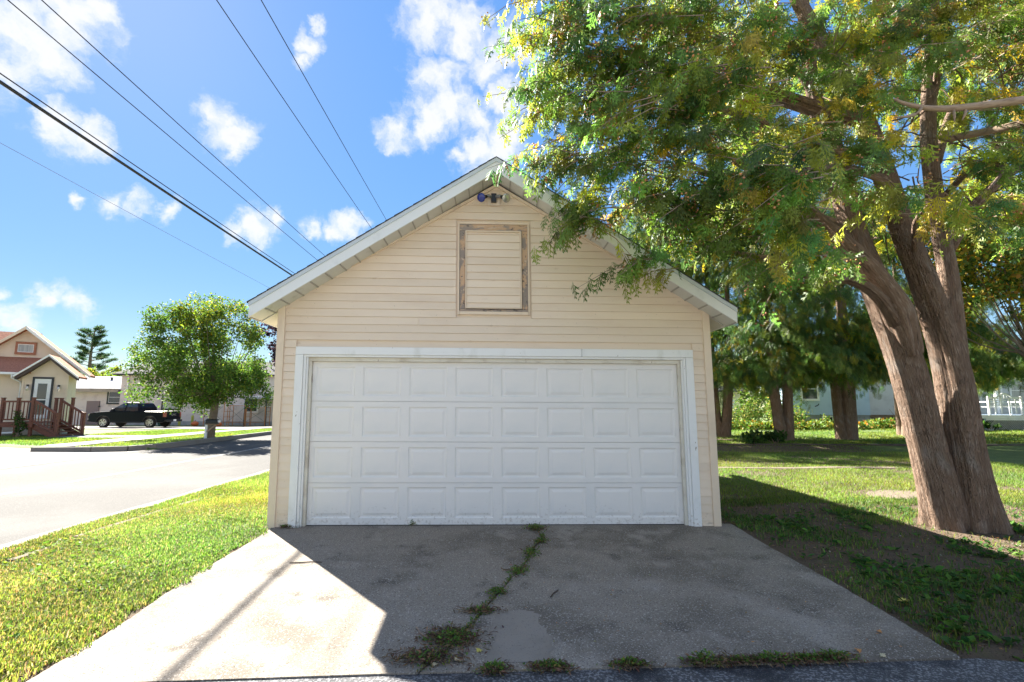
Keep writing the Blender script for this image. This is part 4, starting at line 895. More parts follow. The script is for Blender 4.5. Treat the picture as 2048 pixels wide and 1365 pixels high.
for x, y, rx, ry, h, n, br, lb in [
    (-1.07, .055, .05, .03, .12, 46, 0, 'small dark sprig growing against the garage door bottom, left of centre'),
    (.46, -.12, .15, .14, .10, 260, .5, 'weed tuft where the driveway crack meets the garage door'),
    (.48, -.62, .09, .10, .05, 130, .3, 'small weed at the kink near the top of the driveway crack'),
    (.34, -1.02, .10, .20, .07, 240, .2, 'long narrow weed patch in the upper part of the crack'),
    (.18, -1.52, .13, .17, .05, 230, .3, 'yellowish low weed patch at the middle of the crack'),
    (-.01, -2.0, .10, .09, .06, 170, .2, 'round green weed clump just below the middle of the crack'),
    (-.15, -2.36, .16, .07, .05, 90, 2.2, 'dry brown weed mat lying across the crack'),
    (-.33, -2.78, .22, .18, .07, 420, 1.6, 'largest weed patch at the lower end of the crack'),
    (-.47, -3.02, .24, .12, .05, 180, 2.6, 'brown weed mat at the joint between crack and asphalt'),
    (-.05, -3.17, .10, .07, .08, 190, 1.0, 'green weed clump on the asphalt joint, nearest the crack'),
    (.30, -3.15, .15, .06, .07, 240, .9, 'low wide weed on the asphalt joint, second from the crack'),
    (.80, -3.135, .14, .05, .07, 190, .9, 'weed on the asphalt joint right of the pale concrete patch'),
    (1.27, -3.12, .15, .06, .13, 240, .8, 'taller weed with an upright stalk on the asphalt joint'),
    (1.72, -3.105, .17, .06, .09, 250, .9, 'wide weed with yellow leaves in the right half of the joint'),
    (2.12, -3.095, .18, .06, .10, 270, .9, 'rightmost weed clump on the asphalt joint'),
    (1.5, -3.11, .16, .05, .05, 200, 1.6, 'low dry weed mat between the tall weed and the yellow-leaved one'),
    (1.93, -3.10, .13, .05, .07, 190, 1.0, 'small weed filling the gap beside the rightmost joint clump'),
    (3.06, .10, .12, .14, .12, 130, .3, 'leafy weed at the foot of the right garage corner'),
    (-2.56, -.03, .12, .05, .06, 110, .8, 'dry weeds at the foot of the left door casing')]:
    weed(x, y, DZ(y), rx*.9, ry*.85, h*.6, n, lb, brown=br*1.3, leaf=.025)
q = []
for a, b in zip(CRJ[2:-1], CRJ[3:]):
    k = int(rng.integers(6, 26)); t_ = rng.random((k, 1)); q.append(np.array(a)*(1-t_)+np.array(b)*t_+rng.standard_normal((k, 2))*.016)
q = np.concatenate(q); n = len(q); P = np.stack([q[:, 0], q[:, 1], .018-.037*np.clip(-q[:, 1], 0, 3.3)+rng.random(n)*.02], 1)
v, t, c = spread(LEAF*np.array((1, .6, 1)), LEAFT, P, rng.standard_normal((n, 3))+np.array((0, 0, .4)), rng.standard_normal((n, 3))*.6+np.array((0, 0, 1)), rng.uniform(.012, .032, n), tint(n, [(.11, .18, .04), (.07, .12, .03), (.2, .15, .07)], [.5, .3, .3], .2))
tag(soup('crack_moss', v, t, c, 'leaf'), 'thin line of moss and seedlings following the driveway crack', 'moss', kind='stuff')
# fallen leaves large enough to pick out, twigs on the slab
def maple_leaf_mesh():
    m = MB(); pts = []
    for k in range(20):
        a = 2*math.pi*k/20; r = [1, .55, .8, .5][k % 4]*(1 if 2 < k < 18 else .55); pts.append((r*math.cos(a), r*math.sin(a), .12*math.sin(2*a)+.1))
    m.add([(0, 0, .05)]+pts, [(0, i+1, (i+1) % 20+1) for i in range(20)]); return m
mat('dry_leaf', (.50, .43, .27), .8); mat('orange_leaf', (.42, .2, .07), .8); mat('yellow_leaf', (.5, .42, .09), .7)
for x, y, s, mt, lb in [(-.41, -3.10, .034, 'dry_leaf', 'pale curled leaf at the bottom of the crack weeds, left one'), (-.27, -3.06, .04, 'dry_leaf', 'pale fallen leaf at the bottom of the crack weeds, right one'), (-.14, -2.94, .03, 'yellow_leaf', 'yellow leaf beside the lower crack'),
                        (2.36, -3.0, .035, 'orange_leaf', 'orange leaf at the right end of the asphalt joint'), (2.47, -3.06, .03, 'dry_leaf', 'tan leaf on the asphalt under the right weeds'), (2.7, -2.75, .028, 'orange_leaf', 'orange leaf on the right edge of the driveway'),
                        (1.36, -3.1, .034, 'dry_leaf', 'curled tan leaf below the tall joint weed'), (3.25, -2.3, .045, 'yellow_leaf', 'yellow-green leaf lying just off the right driveway edge'), (3.3, -3.2, .035, 'orange_leaf', 'brown leaf on the grass at the lower right')]:
    o = maple_leaf_mesh().build('fallen_leaf', mt); o.location = (x, y, DZ(y)+(.004 if x < 3 else .03)); o.scale = (s, s, s); o.rotation_euler = (random.uniform(-.3, .3), random.uniform(-.3, .3), random.uniform(0, 6)); tag(o, lb, 'leaf', 'fallen leaves')
for pts, lb in [([(-2.03, -1.28), (-1.93, -1.27), (-1.82, -1.25), (-1.72, -1.27)], 'thin dark stick lying on the sunlit concrete at left'), ([(.42, -2.12), (.45, -2.05), (.50, -1.98)], 'short twig on the shaded concrete right of the crack'), ([(-.6, -2.62), (-.55, -2.72), (-.49, -2.79)], 'pale twig beside the largest weed patch')]:
    tag(MB().tube([(x, y, DZ(y)+.006) for x, y in pts], [.005, .006, .005, .003][:len(pts)], 5).build('stick', 'timber_dark' if 'pale' not in lb else 'twig', smooth=True), lb, 'stick')

# ------------------------------------------------------------------ helpers for houses
def lap(m, x0, x1, z0, z1, y, step, half=None, proud=.02, xc=0):
    """lapped boards facing -y; half(z) clips to a gable about xc"""
    z = z0
    while z < z1-1e-4:
        t = min(z+step, z1)
        a0, b0, a1, b1 = x0, x1, x0, x1
        if half: a0, b0, a1, b1 = max(x0, xc-half(z)), min(x1, xc+half(z)), max(x0, xc-half(t)), min(x1, xc+half(t))
        m.add([(a0, y-proud, z), (b0, y-proud, z), (b1, y-.003, t), (a1, y-.003, t), (a0, y, z), (b0, y, z)], [(0, 1, 2, 3), (0, 4, 5, 1)])
        z = t
def lap_x(m, y0, y1, z0, z1, x, step, proud=.02):
    z = z0
    while z < z1-1e-4:
        t = min(z+step, z1); m.add([(x+proud, y0, z), (x+proud, y1, z), (x+.003, y1, t), (x+.003, y0, t), (x, y0, z), (x, y1, z)], [(0, 1, 2, 3), (0, 4, 5, 1)]); z = t
def window(parent, x0, x1, z0, z1, y, fm, gm='window_glass', fw=.07, mid=True):
    f = MB(); f.box(x0-fw, x1+fw, y-.06, y-.005, z1, z1+fw); f.box(x0-fw, x1+fw, y-.075, y-.005, z0-fw, z0); f.box(x0-fw, x0, y-.06, y-.005, z0, z1); f.box(x1, x1+fw, y-.06, y-.005, z0, z1)
    o = f.build('window', fm, parent)
    s = MB(); i = .03; s.box(x0, x1, y-.05, y-.01, z1-i, z1); s.box(x0, x1, y-.05, y-.01, z0, z0+i); s.box(x0, x0+i, y-.05, y-.01, z0+i, z1-i); s.box(x1-i, x1, y-.05, y-.01, z0+i, z1-i)
    if mid: s.box(x0+i, x1-i, y-.05, y-.01, (z0+z1)/2-.02, (z0+z1)/2+.02)
    s.build('sash', 'white_paint', o)
    MB().box(x0+i, x1-i, y-.03, y-.02, z0+i, z1-i).build('pane', gm, o)
    return o

# ------------------------------------------------------------------ tan house across the road
h1 = empty('tan_house', (-24, 20.4, -.1)); tag(h1, 'tan sided house with reddish roofs and gabled entry at the left edge', 'house')
O = Vector((-24, 20.4, -.1))
def rel(x, y, z): return (x-O.x, y-O.y, z-O.z)
def rb_(m, x0, x1, y0, y1, z0, z1): return m.box(x0-O.x, x1-O.x, y0-O.y, y1-O.y, z0-O.z, z1-O.z)
m = MB(); rb_(m, -35, -24.45, 20.75, 22.6, -.3, .55); rb_(m, -24.45, -22.25, 20.35, 21.4, -.3, .55); m.build('foundation', 'stucco', h1)
m = MB(); rb_(m, -34.98, -24.47, 20.8, 22.5, .55, 3.0); rb_(m, -24.42, -22.28, 20.40, 21.4, .55, 3.04)
lap(m, -35-O.x, -24.45-O.x, .55-O.z, 3.0-O.z, 20.8-O.y,   .135, proud=.03); lap(m, -24.43-O.x, -22.27-O.x, .55-O.z, 3.05-O.z, 20.40-O.y, .135)
lap(m, -24.43-O.x, -22.27-O.x, 3.05-O.z, 3.86-O.z, 20.40-O.y, .135, half=lambda z: max(0.01, (3.90-O.z-z)/.75), xc=-23.2-O.x)
lap_x(m, 20.41-O.y, 21.4-O.y, .55-O.z, 3.05-O.z, -22.27-O.x, .115)
rb_(m, -34, -22.6, 22.65, 23.4, -.2, 3.4); lap(m, -30-O.x, -21.9-O.x, 3.4-O.z, 5.5-O.z, 22.6-O.y, .135, half=lambda z: max(.01, (5.62-O.z-z)/.72), xc=-25.2-O.x)
m.build('wall', 'tan_siding', h1)
for xa, xb in ((-24.47, -24.36), (-22.34, -22.23)): m = MB(); rb_(m, xa, xb, 20.36, 20.42, .5, 3.05); m.build('corner_trim', 'tan_siding', h1)
# roofs: lean-to, entry gable, cross gable, main
m = MB(); m.prism([(20.35-O.y, 3.02-O.z), (20.35-O.y, 3.10-O.z), (22.7-O.y, 4.05-O.z), (22.7-O.y, 3.9-O.z)], 'x', -35-O.x, -24.1-O.x); m.build('roof', 'tan_roof', h1)
for s in (-1, 1):
    m = MB(); xa = -23.2-O.x; p = [(xa, 4.02-O.z), (xa+s*1.52, 2.92-O.z), (xa+s*1.52, 2.82-O.z), (xa, 3.92-O.z)]
    m.prism(p, 'y', 19.95-O.y, 22.0-O.y); m.build('roof', 'tan_roof', h1)
    m = MB(); p = [(xa, 4.03-O.z), (xa+s*1.56, 2.90-O.z), (xa+s*1.56, 2.80-O.z), (xa, 3.93-O.z)]; m.prism(p, 'y', 19.90-O.y, 19.948-O.y); m.build('rake_board', 'white_paint', h1)
    m = MB(); p = [(xa, 3.915-O.z), (xa+s*1.50, 2.815-O.z), (xa+s*1.50, 2.70-O.z), (xa+s*1.06, 2.98-O.z), (xa, 3.79-O.z)]; m.prism(p, 'y', 19.96-O.y, 20.37-O.y); m.build('soffit', 'dark_trim', h1)
    m = MB(); xb = -25.2-O.x; p = [(xb, 5.68-O.z), (xb+s*3.55, 3.10-O.z), (xb+s*3.55, 2.98-O.z), (xb, 5.54-O.z)]; m.prism(p, 'y', 22.2-O.y, 23.6-O.y); m.build('roof', 'tan_roof', h1)
    m = MB(); p = [(xb, 5.70-O.z), (xb+s*3.60, 3.08-O.z), (xb+s*3.60, 2.92-O.z), (xb, 5.52-O.z)]; m.prism(p, 'y', 22.14-O.y, 22.198-O.y); m.build('rake_board', 'tan_siding' if s < 0 else 'white_paint', h1)
m = MB(); m.prism([(21.9-O.y, 3.3-O.z), (25.4-O.y, 5.66-O.z), (29.8-O.y, 3.0-O.z), (29.8-O.y, 2.85-O.z), (25.4-O.y, 5.5-O.z), (21.9-O.y, 3.15-O.z)], 'x', -36-O.x, -25.4-O.x); m.build('roof', 'tan_roof', h1)
m = MB(); rb_(m, -35, -24.3, 20.22, 20.34, 2.95, 3.07); m.build('gutter', 'white_paint', h1, bevel=.015)
m = MB(); m.tube([rel(-24.95, 20.28, 2.95), rel(-24.95, 20.3, 2.8), rel(-24.62, 20.62, 2.6), rel(-24.6, 20.68, 2.3), rel(-24.62, 20.68, .15), rel(-24.7, 20.6, .0), rel(-25.9, 20.4, -.03)], .055, 8); m.build('downspout', 'white_paint', h1, smooth=True)
window(h1, -25.62-O.x, -24.82-O.x, 4.28-O.z, 4.72-O.z, 22.58-O.y, 'tan_roof', 'curtain_glass', .13, mid=False)
dr = MB(); rb_(dr, -23.86, -23.06, 20.34, 20.39, .72, 2.76); dr = dr.build('entry_door', 'white_paint', h1)
f = MB(); rb_(f, -23.97, -23.865, 20.32, 20.39, .68, 2.86); rb_(f, -23.055, -22.95, 20.32, 20.39, .68, 2.86); rb_(f, -23.865, -23.055, 20.32, 20.39, 2.765, 2.86); f.build('door_frame', 'black_trim', dr)
for z0, z1 in ((1.72, 2.52), (.92, 1.66)):
    g = MB(); rb_(g, -23.68, -23.24, 20.325, 20.338, z0, z1); g.build('pane', 'window_glass', dr)
g = MB(); g.lathe([(.03, 0), (.035, .05), (.02, .07)], 10, rel(-23.79, 20.34, 1.66), (0, -1, 0)); g.build('handle', 'black_trim', dr)
for x in (-24.17, -22.68):
    ll = MB(); rb_(ll, x-.05, x+.05, 20.30, 20.39, 2.26, 2.46); ll.tube([rel(x, 20.3, 2.42), rel(x+.03, 20.2, 2.44), rel(x+.06, 20.14, 2.34)], .018, 6); lo = ll.build('wall_lantern', 'black_trim', h1)
    g = MB(); g.lathe([(.05, 0), (.085, -.10), (.085, -.13), (.06, -.22)], 8, rel(x+.06, 20.14, 2.36)); g.build('lantern_glass', 'clear_glass', lo)
h1.rotation_euler.z = R(27); h1.scale = (.82, 1, 1)
# deck with steps: posts, rails, balusters, treads
dk = empty('porch_steps', (-22.8, 19.3, -.1)); tag(dk, 'red-brown wooden porch deck with railings and steps at the tan house door', 'steps')
D = Vector((-22.8, 19.3, -.1))
def dbox(nm, x0, x1, y0, y1, z0, z1, par=dk): return MB().box(x0-D.x, x1-D.x, y0-D.y, y1-D.y, z0-D.z, z1-D.z).build(nm, 'deck_wood', par)
def dbar(nm, a, b, w, h): return MB().bar(Vector(a)-D, Vector(b)-D, w, h).build(nm, 'deck_wood', dk)
YN, YF = 18.6, 20.15
for k in range(9): dbox('deck_board', -23.75, -22.05, YN-.05+k*.18, YN-.05+k*.18+.172, .56, .60)
dbox('rim_joist', -23.78, -22.05, YN-.1, YN-.055, .36, .56); dbox('rim_joist', -23.78, -23.74, YN-.05, YF, .36, .555)
for x, y, zt, zb in ((-23.62, YN, 1.72, -.1), (-22.9, YN, 1.72, -.2), (-22.2, YN, 1.74, -.2), (-21.0, YN, 1.0, -.2), (-22.2, YF, 1.74, -.2), (-21.95, YF+.4, 1.76, -.2), (-21.0, YF, 1.0, -.2), (-22.45, YF, 1.74, -.2)):
    dbox('post', x-.055, x+.055, y-.055, y+.055, zb, zt); dbox('post_cap', x-.07, x+.07, y-.07, y+.07, zt, zt+.045)
dbar('rail', (-23.56, YN, 1.58), (-22.95, YN, 1.58), .05, .09); dbar('rail', (-22.84, YN, 1.58), (-22.26, YN, 1.58), .05, .09); dbar('rail', (-23.56, YN, .72), (-22.26, YN, .72), .05, .08)
for y in (YN, YF):
    dbar('hand_rail', (-22.14, y, 1.62), (-21.0, y, .97), .06, .10); dbar('lower_rail', (-22.14, y, .66), (-21.0, y, .06), .05, .09)
    for k in range(7):
        t = (k+.7)/7.6; x = -22.14+1.14*t; dbar('baluster', (x, y, .66-.6*t), (x, y, 1.60-.65*t), .035, .035)
    dbar('stringer', (-22.15, y+.02*(y < 19), .42), (-20.98, y+.02*(y < 19), -.16), .045, .24)
for k in range(8):
    x = -23.5+k*.175
    if abs(x+22.9) > .07: dbar('baluster', (x, YN, .74), (x, YN, 1.55), .035, .035)
for k in range(4): dbox('tread', -22.02+k*.27, -21.76+k*.27, YN+.06, YF-.06, .40-k*.15, .44-k*.15)
def shrub(name, loc, blobs, n, size, cols, probs, label, stems=5, cat='shrub', group=None):
    root = empty(name, loc); tag(root, label, cat, group); P = []
    w = np.array([b[3]**2 for b in blobs]); w = w/w.sum()
    for (bx, by, bz, br), q in zip(blobs, w):
        k = max(6, int(n*q)); P.append(unit(rng.standard_normal((k, 3)))*br*(rng.random((k, 1))**.45)+np.array((bx, by, bz)))
    P = np.concatenate(P); P[:, 2] = np.maximum(P[:, 2], .02); n = len(P)
    v, t, c = spread(LEAF, LEAFT, P, rng.standard_normal((n, 3)), rng.standard_normal((n, 3))+np.array((0, 0, .8)), size*rng.uniform(.6, 1.3, n), tint(n, cols, probs, .22))
    soup('leaves', v, t, c, 'leaf', root); m = MB()
    for bx, by, bz, br in blobs[:max(stems, 1)*2]: m.tube([(bx*.2, by*.2, -.05), (bx*.6, by*.6, bz*.5), (bx, by, bz)], [.02, .014, .006], 5)
    m.build('stems', 'twig', root); return root
DG = [(.04, .09, .02), (.07, .13, .025), (.025, .055, .018)]
shrub('climbing_plant', (-22.72, 18.5, -.12), [(0, 0, .95, .22), (.1, 0, .65, .28), (.05, 0, .3, .22), (.35, 0, .5, .2), (-.1, 0, 1.15, .15)], 420, .10, DG, [.5, .3, .2], 'dark climbing plant on the corner post of the porch deck')
shrub('bush', (-25.6, 20.15, -.1), [(0, 0, .25, .32), (-.4, 0, .3, .35), (.3, 0, .15, .2)], 420, .11, [(.08, .15, .03), (.05, .1, .02)], [1, 1], 'small green bush at the tan house foundation, far left')

# ------------------------------------------------------------------ pickup truck
tr = empty('pickup_truck', (-26.3, 31.6, H(-26.3, 32)+.04)); tag(tr, 'black crew-cab pickup truck parked beyond the porch steps', 'pickup truck')
# local: front at -x, side facing the camera at y=-.93
def mir(prof, y0, y1, name, mt, parent=tr, bev=.03): return MB().prism(prof, 'y', y0, y1).build(name, mt, parent, smooth=False, bevel=bev)
arch = lambda cx, r, n=9: [(cx+r*math.cos(math.pi-math.pi*k/(n-1)), .38+r*math.sin(math.pi*k/(n-1))) for k in range(n)]
low = [(-2.68, .42), (-2.70, .75), (-2.62, 1.02), (-2.3, 1.10), (-1.25, 1.18), (2.60, 1.16), (2.66, .95), (2.64, .55), (2.55, .42)]
low += [(x, z) for x, z in arch(1.62, .47)[::-1]]+[(x, z) for x, z in arch(-1.62, .47)[::-1]]
body = mir(low, -.93, .93, 'body', 'truck_paint')
cab = MB()
def cabring(z, x0, x1, hw): return [(x0, -hw, z), (x1, -hw, z), (x1, hw, z), (x0, hw, z)]
rg = cabring(1.165, -1.35, .92, .90)+cabring(1.45, -.92, .90, .83)+cabring(1.74, -.45, .72, .72)+cabring(1.80, -.25, .60, .66)
cab.add(rg, [(r*4+q, r*4+(q+1) % 4, (r+1)*4+(q+1) % 4, (r+1)*4+q) for r in range(3) for q in range(4)]+[(12, 13, 14, 15)]); cab.build('cab', 'truck_paint', tr, bevel=.03)
for s in (-1, 1):
    def sidewin(pts, nm):
        m = MB(); v = []
        for x, z in pts: v.append((x, s*(.905-(z-1.165)*(.07/.285) if z < 1.45 else .835-(z-1.45)*(.11/.29))+s*.012, z))
        m.add(v, [tuple(range(len(v)))]); m.build(nm, 'window_glass', tr)
    sidewin([(-1.05, 1.20), (-.22, 1.20), (-.22, 1.69), (-.50, 1.69), (-.86, 1.45)], 'front_window'); sidewin([(-.12, 1.20), (.72, 1.20), (.66, 1.45), (.56, 1.69), (-.12, 1.69)], 'rear_window')
    for cx in (-1.62, 1.62):
        w_ = empty('wheel', (cx, s*.84, .38)); w_.parent = tr
        MB().lathe([(.22, -.11), (.36, -.11), (.385, -.07), (.385, .07), (.36, .11), (.22, .11)], 28, (0, 0, 0), (0, 1, 0)).build('tyre', 'rubber', w_, smooth=False)
        MB().lathe([(.05, s*.05), (.23, s*.05), (.235, s*.112), (.245, s*.112)][::1], 28, (0, 0, 0), (0, 1, 0)).build('wheel_well', 'black_plastic', w_)
        m = MB()
        for k in range(6):
            a = k*math.pi/3+.2; c_, s_ = math.cos(a), math.sin(a)
            for da in (-.2, .2): m.bar((.04*c_, s*.10, .04*s_), (.235*math.cos(a+da), s*.115, .235*math.sin(a+da)), .035, .03, up=(0, 1, 0))
        m.lathe([(.07, s*.10), (.06, s*.13)], 12, (0, 0, 0), (0, 1, 0)); m.tube([(.24*math.cos(k*math.pi/14), s*.113, .24*math.sin(k*math.pi/14)) for k in range(29)], .014, 6, cap=False); m.build('rim', 'alloy', w_)
        m = MB(); m.tube([(cx+.48*math.cos(math.pi*k/10), s*.935, .38+.48*math.sin(math.pi*k/10)) for k in range(11)], .035, 6); m.build('arch_flare', 'black_plastic', tr)
    MB().box(-1.0, 1.0, s*.90-.05, s*.90+.05, .36, .44).build('running_board', 'black_plastic', tr, bevel=.02)
    for x in (-.32, .62): MB().box(x, x+.17, s*.94-.012, s*.94+.012, 1.02, 1.055).build('door_handle', 'truck_paint', tr)
    for x in (-.18, .93, -1.1): MB().box(x, x+.010, s*.932-.004, s*.932+.004, .5, 1.15).build('panel_gap', 'dark_void', tr)
    m = MB(); m.box(-1.02, -.86, s*.93, s*1.12, 1.20, 1.36) if s > 0 else m.box(-1.02, -.86, -1.12, -.93, 1.20, 1.36); m.build('mirror', 'truck_paint', tr, bevel=.03)
    MB().box(2.50, 2.675, min(s*.76, s*.94), max(s*.76, s*.94), .78, 1.10).build('tail_light', 'tail_red', tr, bevel=.02)
    MB().box(-2.70, -2.5, min(s*.62, s*.92), max(s*.62, s*.92), .84, 1.0).build('headlight', 'clear_glass', tr, bevel=.03)
MB().add([(.735, -.66, 1.70), (.735, .66, 1.70), (.915, .78, 1.22), (.915, -.78, 1.22)], [(0, 1, 2, 3)]).build('back_glass', 'window_glass', tr)
MB().add([(-.50, -.68, 1.71), (-.50, .68, 1.71), (-1.30, .82, 1.20), (-1.30, -.82, 1.20)], [(0, 1, 2, 3)]).build('windscreen', 'window_glass', tr)
MB().box(.95, 2.58, -.86, .86, 1.165, 1.20).build('bed_cover', 'black_plastic', tr, bevel=.02)
MB().box(2.645, 2.69, -.74, .74, .64, 1.145).build('tailgate', 'truck_paint', tr, bevel=.02)
MB().box(2.60, 2.80, -.90, .90, .42, .60).build('rear_bumper', 'black_plastic', tr, bevel=.03)
MB().box(2.80, 2.81, -.16, .16, .46, .60).build('licence_plate', 'white_paint', tr)
MB().box(-2.78, -2.6, -.9, .9, .40, .62).build('front_bumper', 'black_plastic', tr, bevel=.04)
MB().box(.62, .74, -.2, .2, 1.73, 1.77).build('brake_light', 'tail_red', tr)
cu = bpy.data.curves.new('tailgate_lettering', 'FONT'); cu.body = 'GMC'; cu.size = .2; cu.extrude = .006; cu.align_x = 'CENTER'; cu.align_y = 'CENTER'
to = bpy.data.objects.new('tmp_text', cu); col.objects.link(to); bpy.context.view_layer.update()
me = bpy.data.meshes.new_from_object(to.evaluated_get(bpy.context.evaluated_depsgraph_get())); bpy.data.objects.remove(to)
lo = bpy.data.objects.new('tailgate_lettering', me); col.objects.link(lo); me.materials.clear(); me.materials.append(MATS['alloy']); lo.parent = tr
lo.location = (2.70, 0, .93); lo.rotation_euler = (R(90), 0, R(90)); lo.scale = (1.3, 1, 1)

# ------------------------------------------------------------------ long pale house behind the truck
h2 = empty('long_house', (-28, 38, -.35)); tag(h2, 'long weathered pale house with grey shingled wing behind the truck', 'house')
O = Vector((-28, 38, -.35))
m = MB(); rb_(m, -40, -32.0, 38.1, 44, -.6, 2.86); lap(m, -40-O.x, -32.0-O.x, -.5-O.z, 2.86-O.z, 38.1-O.y, .9); m.build('wing_wall', 'pink_siding', h2)
m = MB(); rb_(m, -32, -18.6, 37.72, 46, -.6, 4.1); lap(m, -32-O.x, -18.6-O.x, .05-O.z, 4.1-O.z, 37.7-O.y, .29, proud=.03); m.build('wall', 'pink_siding', h2)
m = MB(); rb_(m, -32.02, -18.58, 37.66, 37.7, -.6, .05); m.build('foundation', 'block_grey', h2)
m = MB(); m.prism([(37.5-O.y, 2.74-O.z), (41.2-O.y, 4.0-O.z), (44.6-O.y, 2.8-O.z), (44.6-O.y, 2.65-O.z), (41.2-O.y, 3.85-O.z), (37.5-O.y, 2.6-O.z)], 'x', -40.5-O.x, -32.03-O.x); m.build('roof', 'grey_roof', h2)
m = MB(); rb_(m, -40.5, -32.04, 37.40, 37.49, 2.50, 2.78); m.build('gutter', 'stucco', h2)
m = MB(); m.prism([(37.3-O.y, 4.05-O.z), (41.8-O.y, 5.5-O.z), (46.4-O.y, 4.05-O.z), (46.4-O.y, 3.95-O.z), (41.8-O.y, 5.35-O.z), (37.3-O.y, 3.92-O.z)], 'x', -32.5-O.x, -18.3-O.x); m.build('roof', 'shingle_dark', h2)
m = MB(); m.lathe([(.09, 0), (.09, .22), (.14, .24), (.12, .32)], 10, rel(-34.7, 40.2, 3.55)); m.build('roof_vent', 'black_metal', h2)
window(h2, -33.2-O.x, -32.2-O.x, 1.58-O.z, 2.52-O.z, 38.08-O.y, 'black_trim', 'window_glass', .13)
window(h2, -28.3-O.x, -26.95-O.x, 1.12-O.z, 2.15-O.z, 37.67-O.y, 'black_trim', 'curtain_glass', .14)
window(h2, -21.4-O.x, -20.4-O.x, .9-O.z, 2.1-O.z, 37.67-O.y, 'white_paint', 'window_glass', .12)
o = MB(); rb_(o, -34.95, -33.9, 38.0, 38.08, -.4, 1.72); o = o.build('side_door', 'mauve_door', h2)
f = MB(); rb_(f, -33.95, -33.8, 37.96, 38.02, 1.2, 1.3); f.build('door_lamp', 'black_trim', o)
m = MB(); m.tube([rel(-31.4, 37.6, 3.95), rel(-31.4, 37.6, 1.0), rel(-31.45, 37.55, .9)], .045, 8); m.build('downspout', 'white_paint', h2)
m = MB(); rb_(m, -21, -17.2, 35.9, 37.7, 1.95, 2.08); m.build('porch_roof', 'grey_roof', h2)
for x in (-20.7, -19.0): m = MB(); rb_(m, x, x+.12, 36, 36.12, -.4, 1.95); m.build('porch_post', 'black_trim', h2)
for x, lb in ((-26.2, 'yellow-green bollard nearer the truck tailgate'), (-25.15, 'yellow-green bollard nearer the maple trunk')):
    b = MB().lathe([(.10, 0), (.10, .80), (.085, .87), (.04, .90)], 14).build('bollard', 'bollard_yellow', smooth=False); b.location = (x, 36.6, H(x, 36.6)-.02); tag(b, lb, 'bollard', 'bollards by the long house')
# scaffolding frames
sf = None
for k, (x0, x1, lb) in enumerate(((-23.9, -22.3, 'orange scaffold frame nearest the maple trunk'), (-22.0, -20.6, 'middle orange scaffold frame before the long house'), (-20.5, -18.95, 'orange scaffold frame nearest the garage wall'))):
    s_ = empty('scaffold', (x0, 36.0, H(x0, 36)+.01)); tag(s_, lb, 'scaffold', 'scaffold frames by the long house'); w_ = x1-x0; hh = 1.95-.16*k
    for x in (0, w_):
        for y in (0, .9): MB().tube([(x, y, 0), (x, y, hh)], .028, 8).build('upright', 'scaffold_orange', s_)
        m = MB(); [m.tube([(x, 0, z), (x, .9, z)], .018, 6) for z in (.3, .75, 1.2, hh-.1)]; m.build('rungs', 'scaffold_orange', s_)
    for z in (.32, hh-.12): MB().tube([(0, 0, z), (w_, 0, z)], .018, 6).build('ledger', 'scaffold_orange', s_)
    MB().tube([(0, 0, .35), (w_, 0, hh-.25)], .014, 6).build('brace', 'scaffold_steel', s_); MB().tube([(0, .02, hh-.25), (w_, .02, .35)], .014, 6).build('brace', 'scaffold_steel', s_)
    MB().box(-.05, w_+.05, .1, .8, hh-.06, hh-.02).build('plank', 'tarp_white' if k else 'twig', s_)
def pumpkin(x, y, s, mt, lb):
    m = MB(); n, k_ = 28, 9
    pr = [(math.sin(math.pi*(i+.0)/(k_-1))*1.0, -math.cos(math.pi*i/(k_-1))*.78+.78) for i in range(k_)]
    for i, (r, h) in enumerate(pr):
        for q in range(n):
            a = 2*math.pi*q/n; rr = max(r, .05)*(1+.06*math.cos(7*a)); m.v.append((rr*math.cos(a)*s, rr*math.sin(a)*s, h*s))
    for i in range(k_-1):
        for q in range(n): m.f.append((i*n+q, i*n+(q+1) % n, (i+1)*n+(q+1) % n, (i+1)*n+q))
    root = empty('pumpkin', (x, y, H(x, y))); tag(root, lb, 'pumpkin', 'pumpkins by the long house'); m.build('body', mt, root, smooth=True)
    MB().tube([(0, 0, 1.5*s), (.05*s, 0, 1.75*s), (.2*s, 0, 1.9*s)], [.12*s, .09*s, .07*s], 6).build('stalk', 'timber_dark', root)
pumpkin(-24.1, 35.2, .27, 'plastic_orange', 'orange pumpkin left of the maple trunk'); pumpkin(-21.9, 34.6, .24, 'plastic_orange', 'orange pumpkin right of the maple trunk, by the mailbox')
# heap of green netting behind the truck
shrub('netting_heap', (-22.95+-4.0, 35.6, H(-27, 35.6)), [(0, 0, .2, .35), (.3, 0, .12, .25), (-.1, 0, .4, .2)], 260, .16, [(.03, .14, .11), (.02, .09, .09)], [1, 1], 'heap of green netting on the ground behind the truck tailgate', cat='netting')
mbx = empty('mailbox', (-13.25, 17.3, -.13)); tag(mbx, 'black mailbox on a pale post in front of the maple trunk', 'mailbox')
MB().box(-.045, .045, -.045, .045, -.1, .86).build('post', 'white_paint', mbx, bevel=.005); MB().bar((0, 0, .35), (.42, 0, .68), .06, .06).build('brace', 'dead_wood', mbx); MB().box(-.06, .56, -.05, .05, .70, .74).build('arm', 'twig', mbx)
m = MB(); m.prism([(-.11, .742)]+[(-.11*math.cos(math.pi*k/8), .86+.09*math.sin(math.pi*k/8)) for k in range(9)]+[(.11, .742)], 'x', .0, .52); m.build('box', 'black_plastic', mbx); MB().box(.524, .60, -.05, .05, .80, .90).build('newspaper', 'white_paint', mbx)

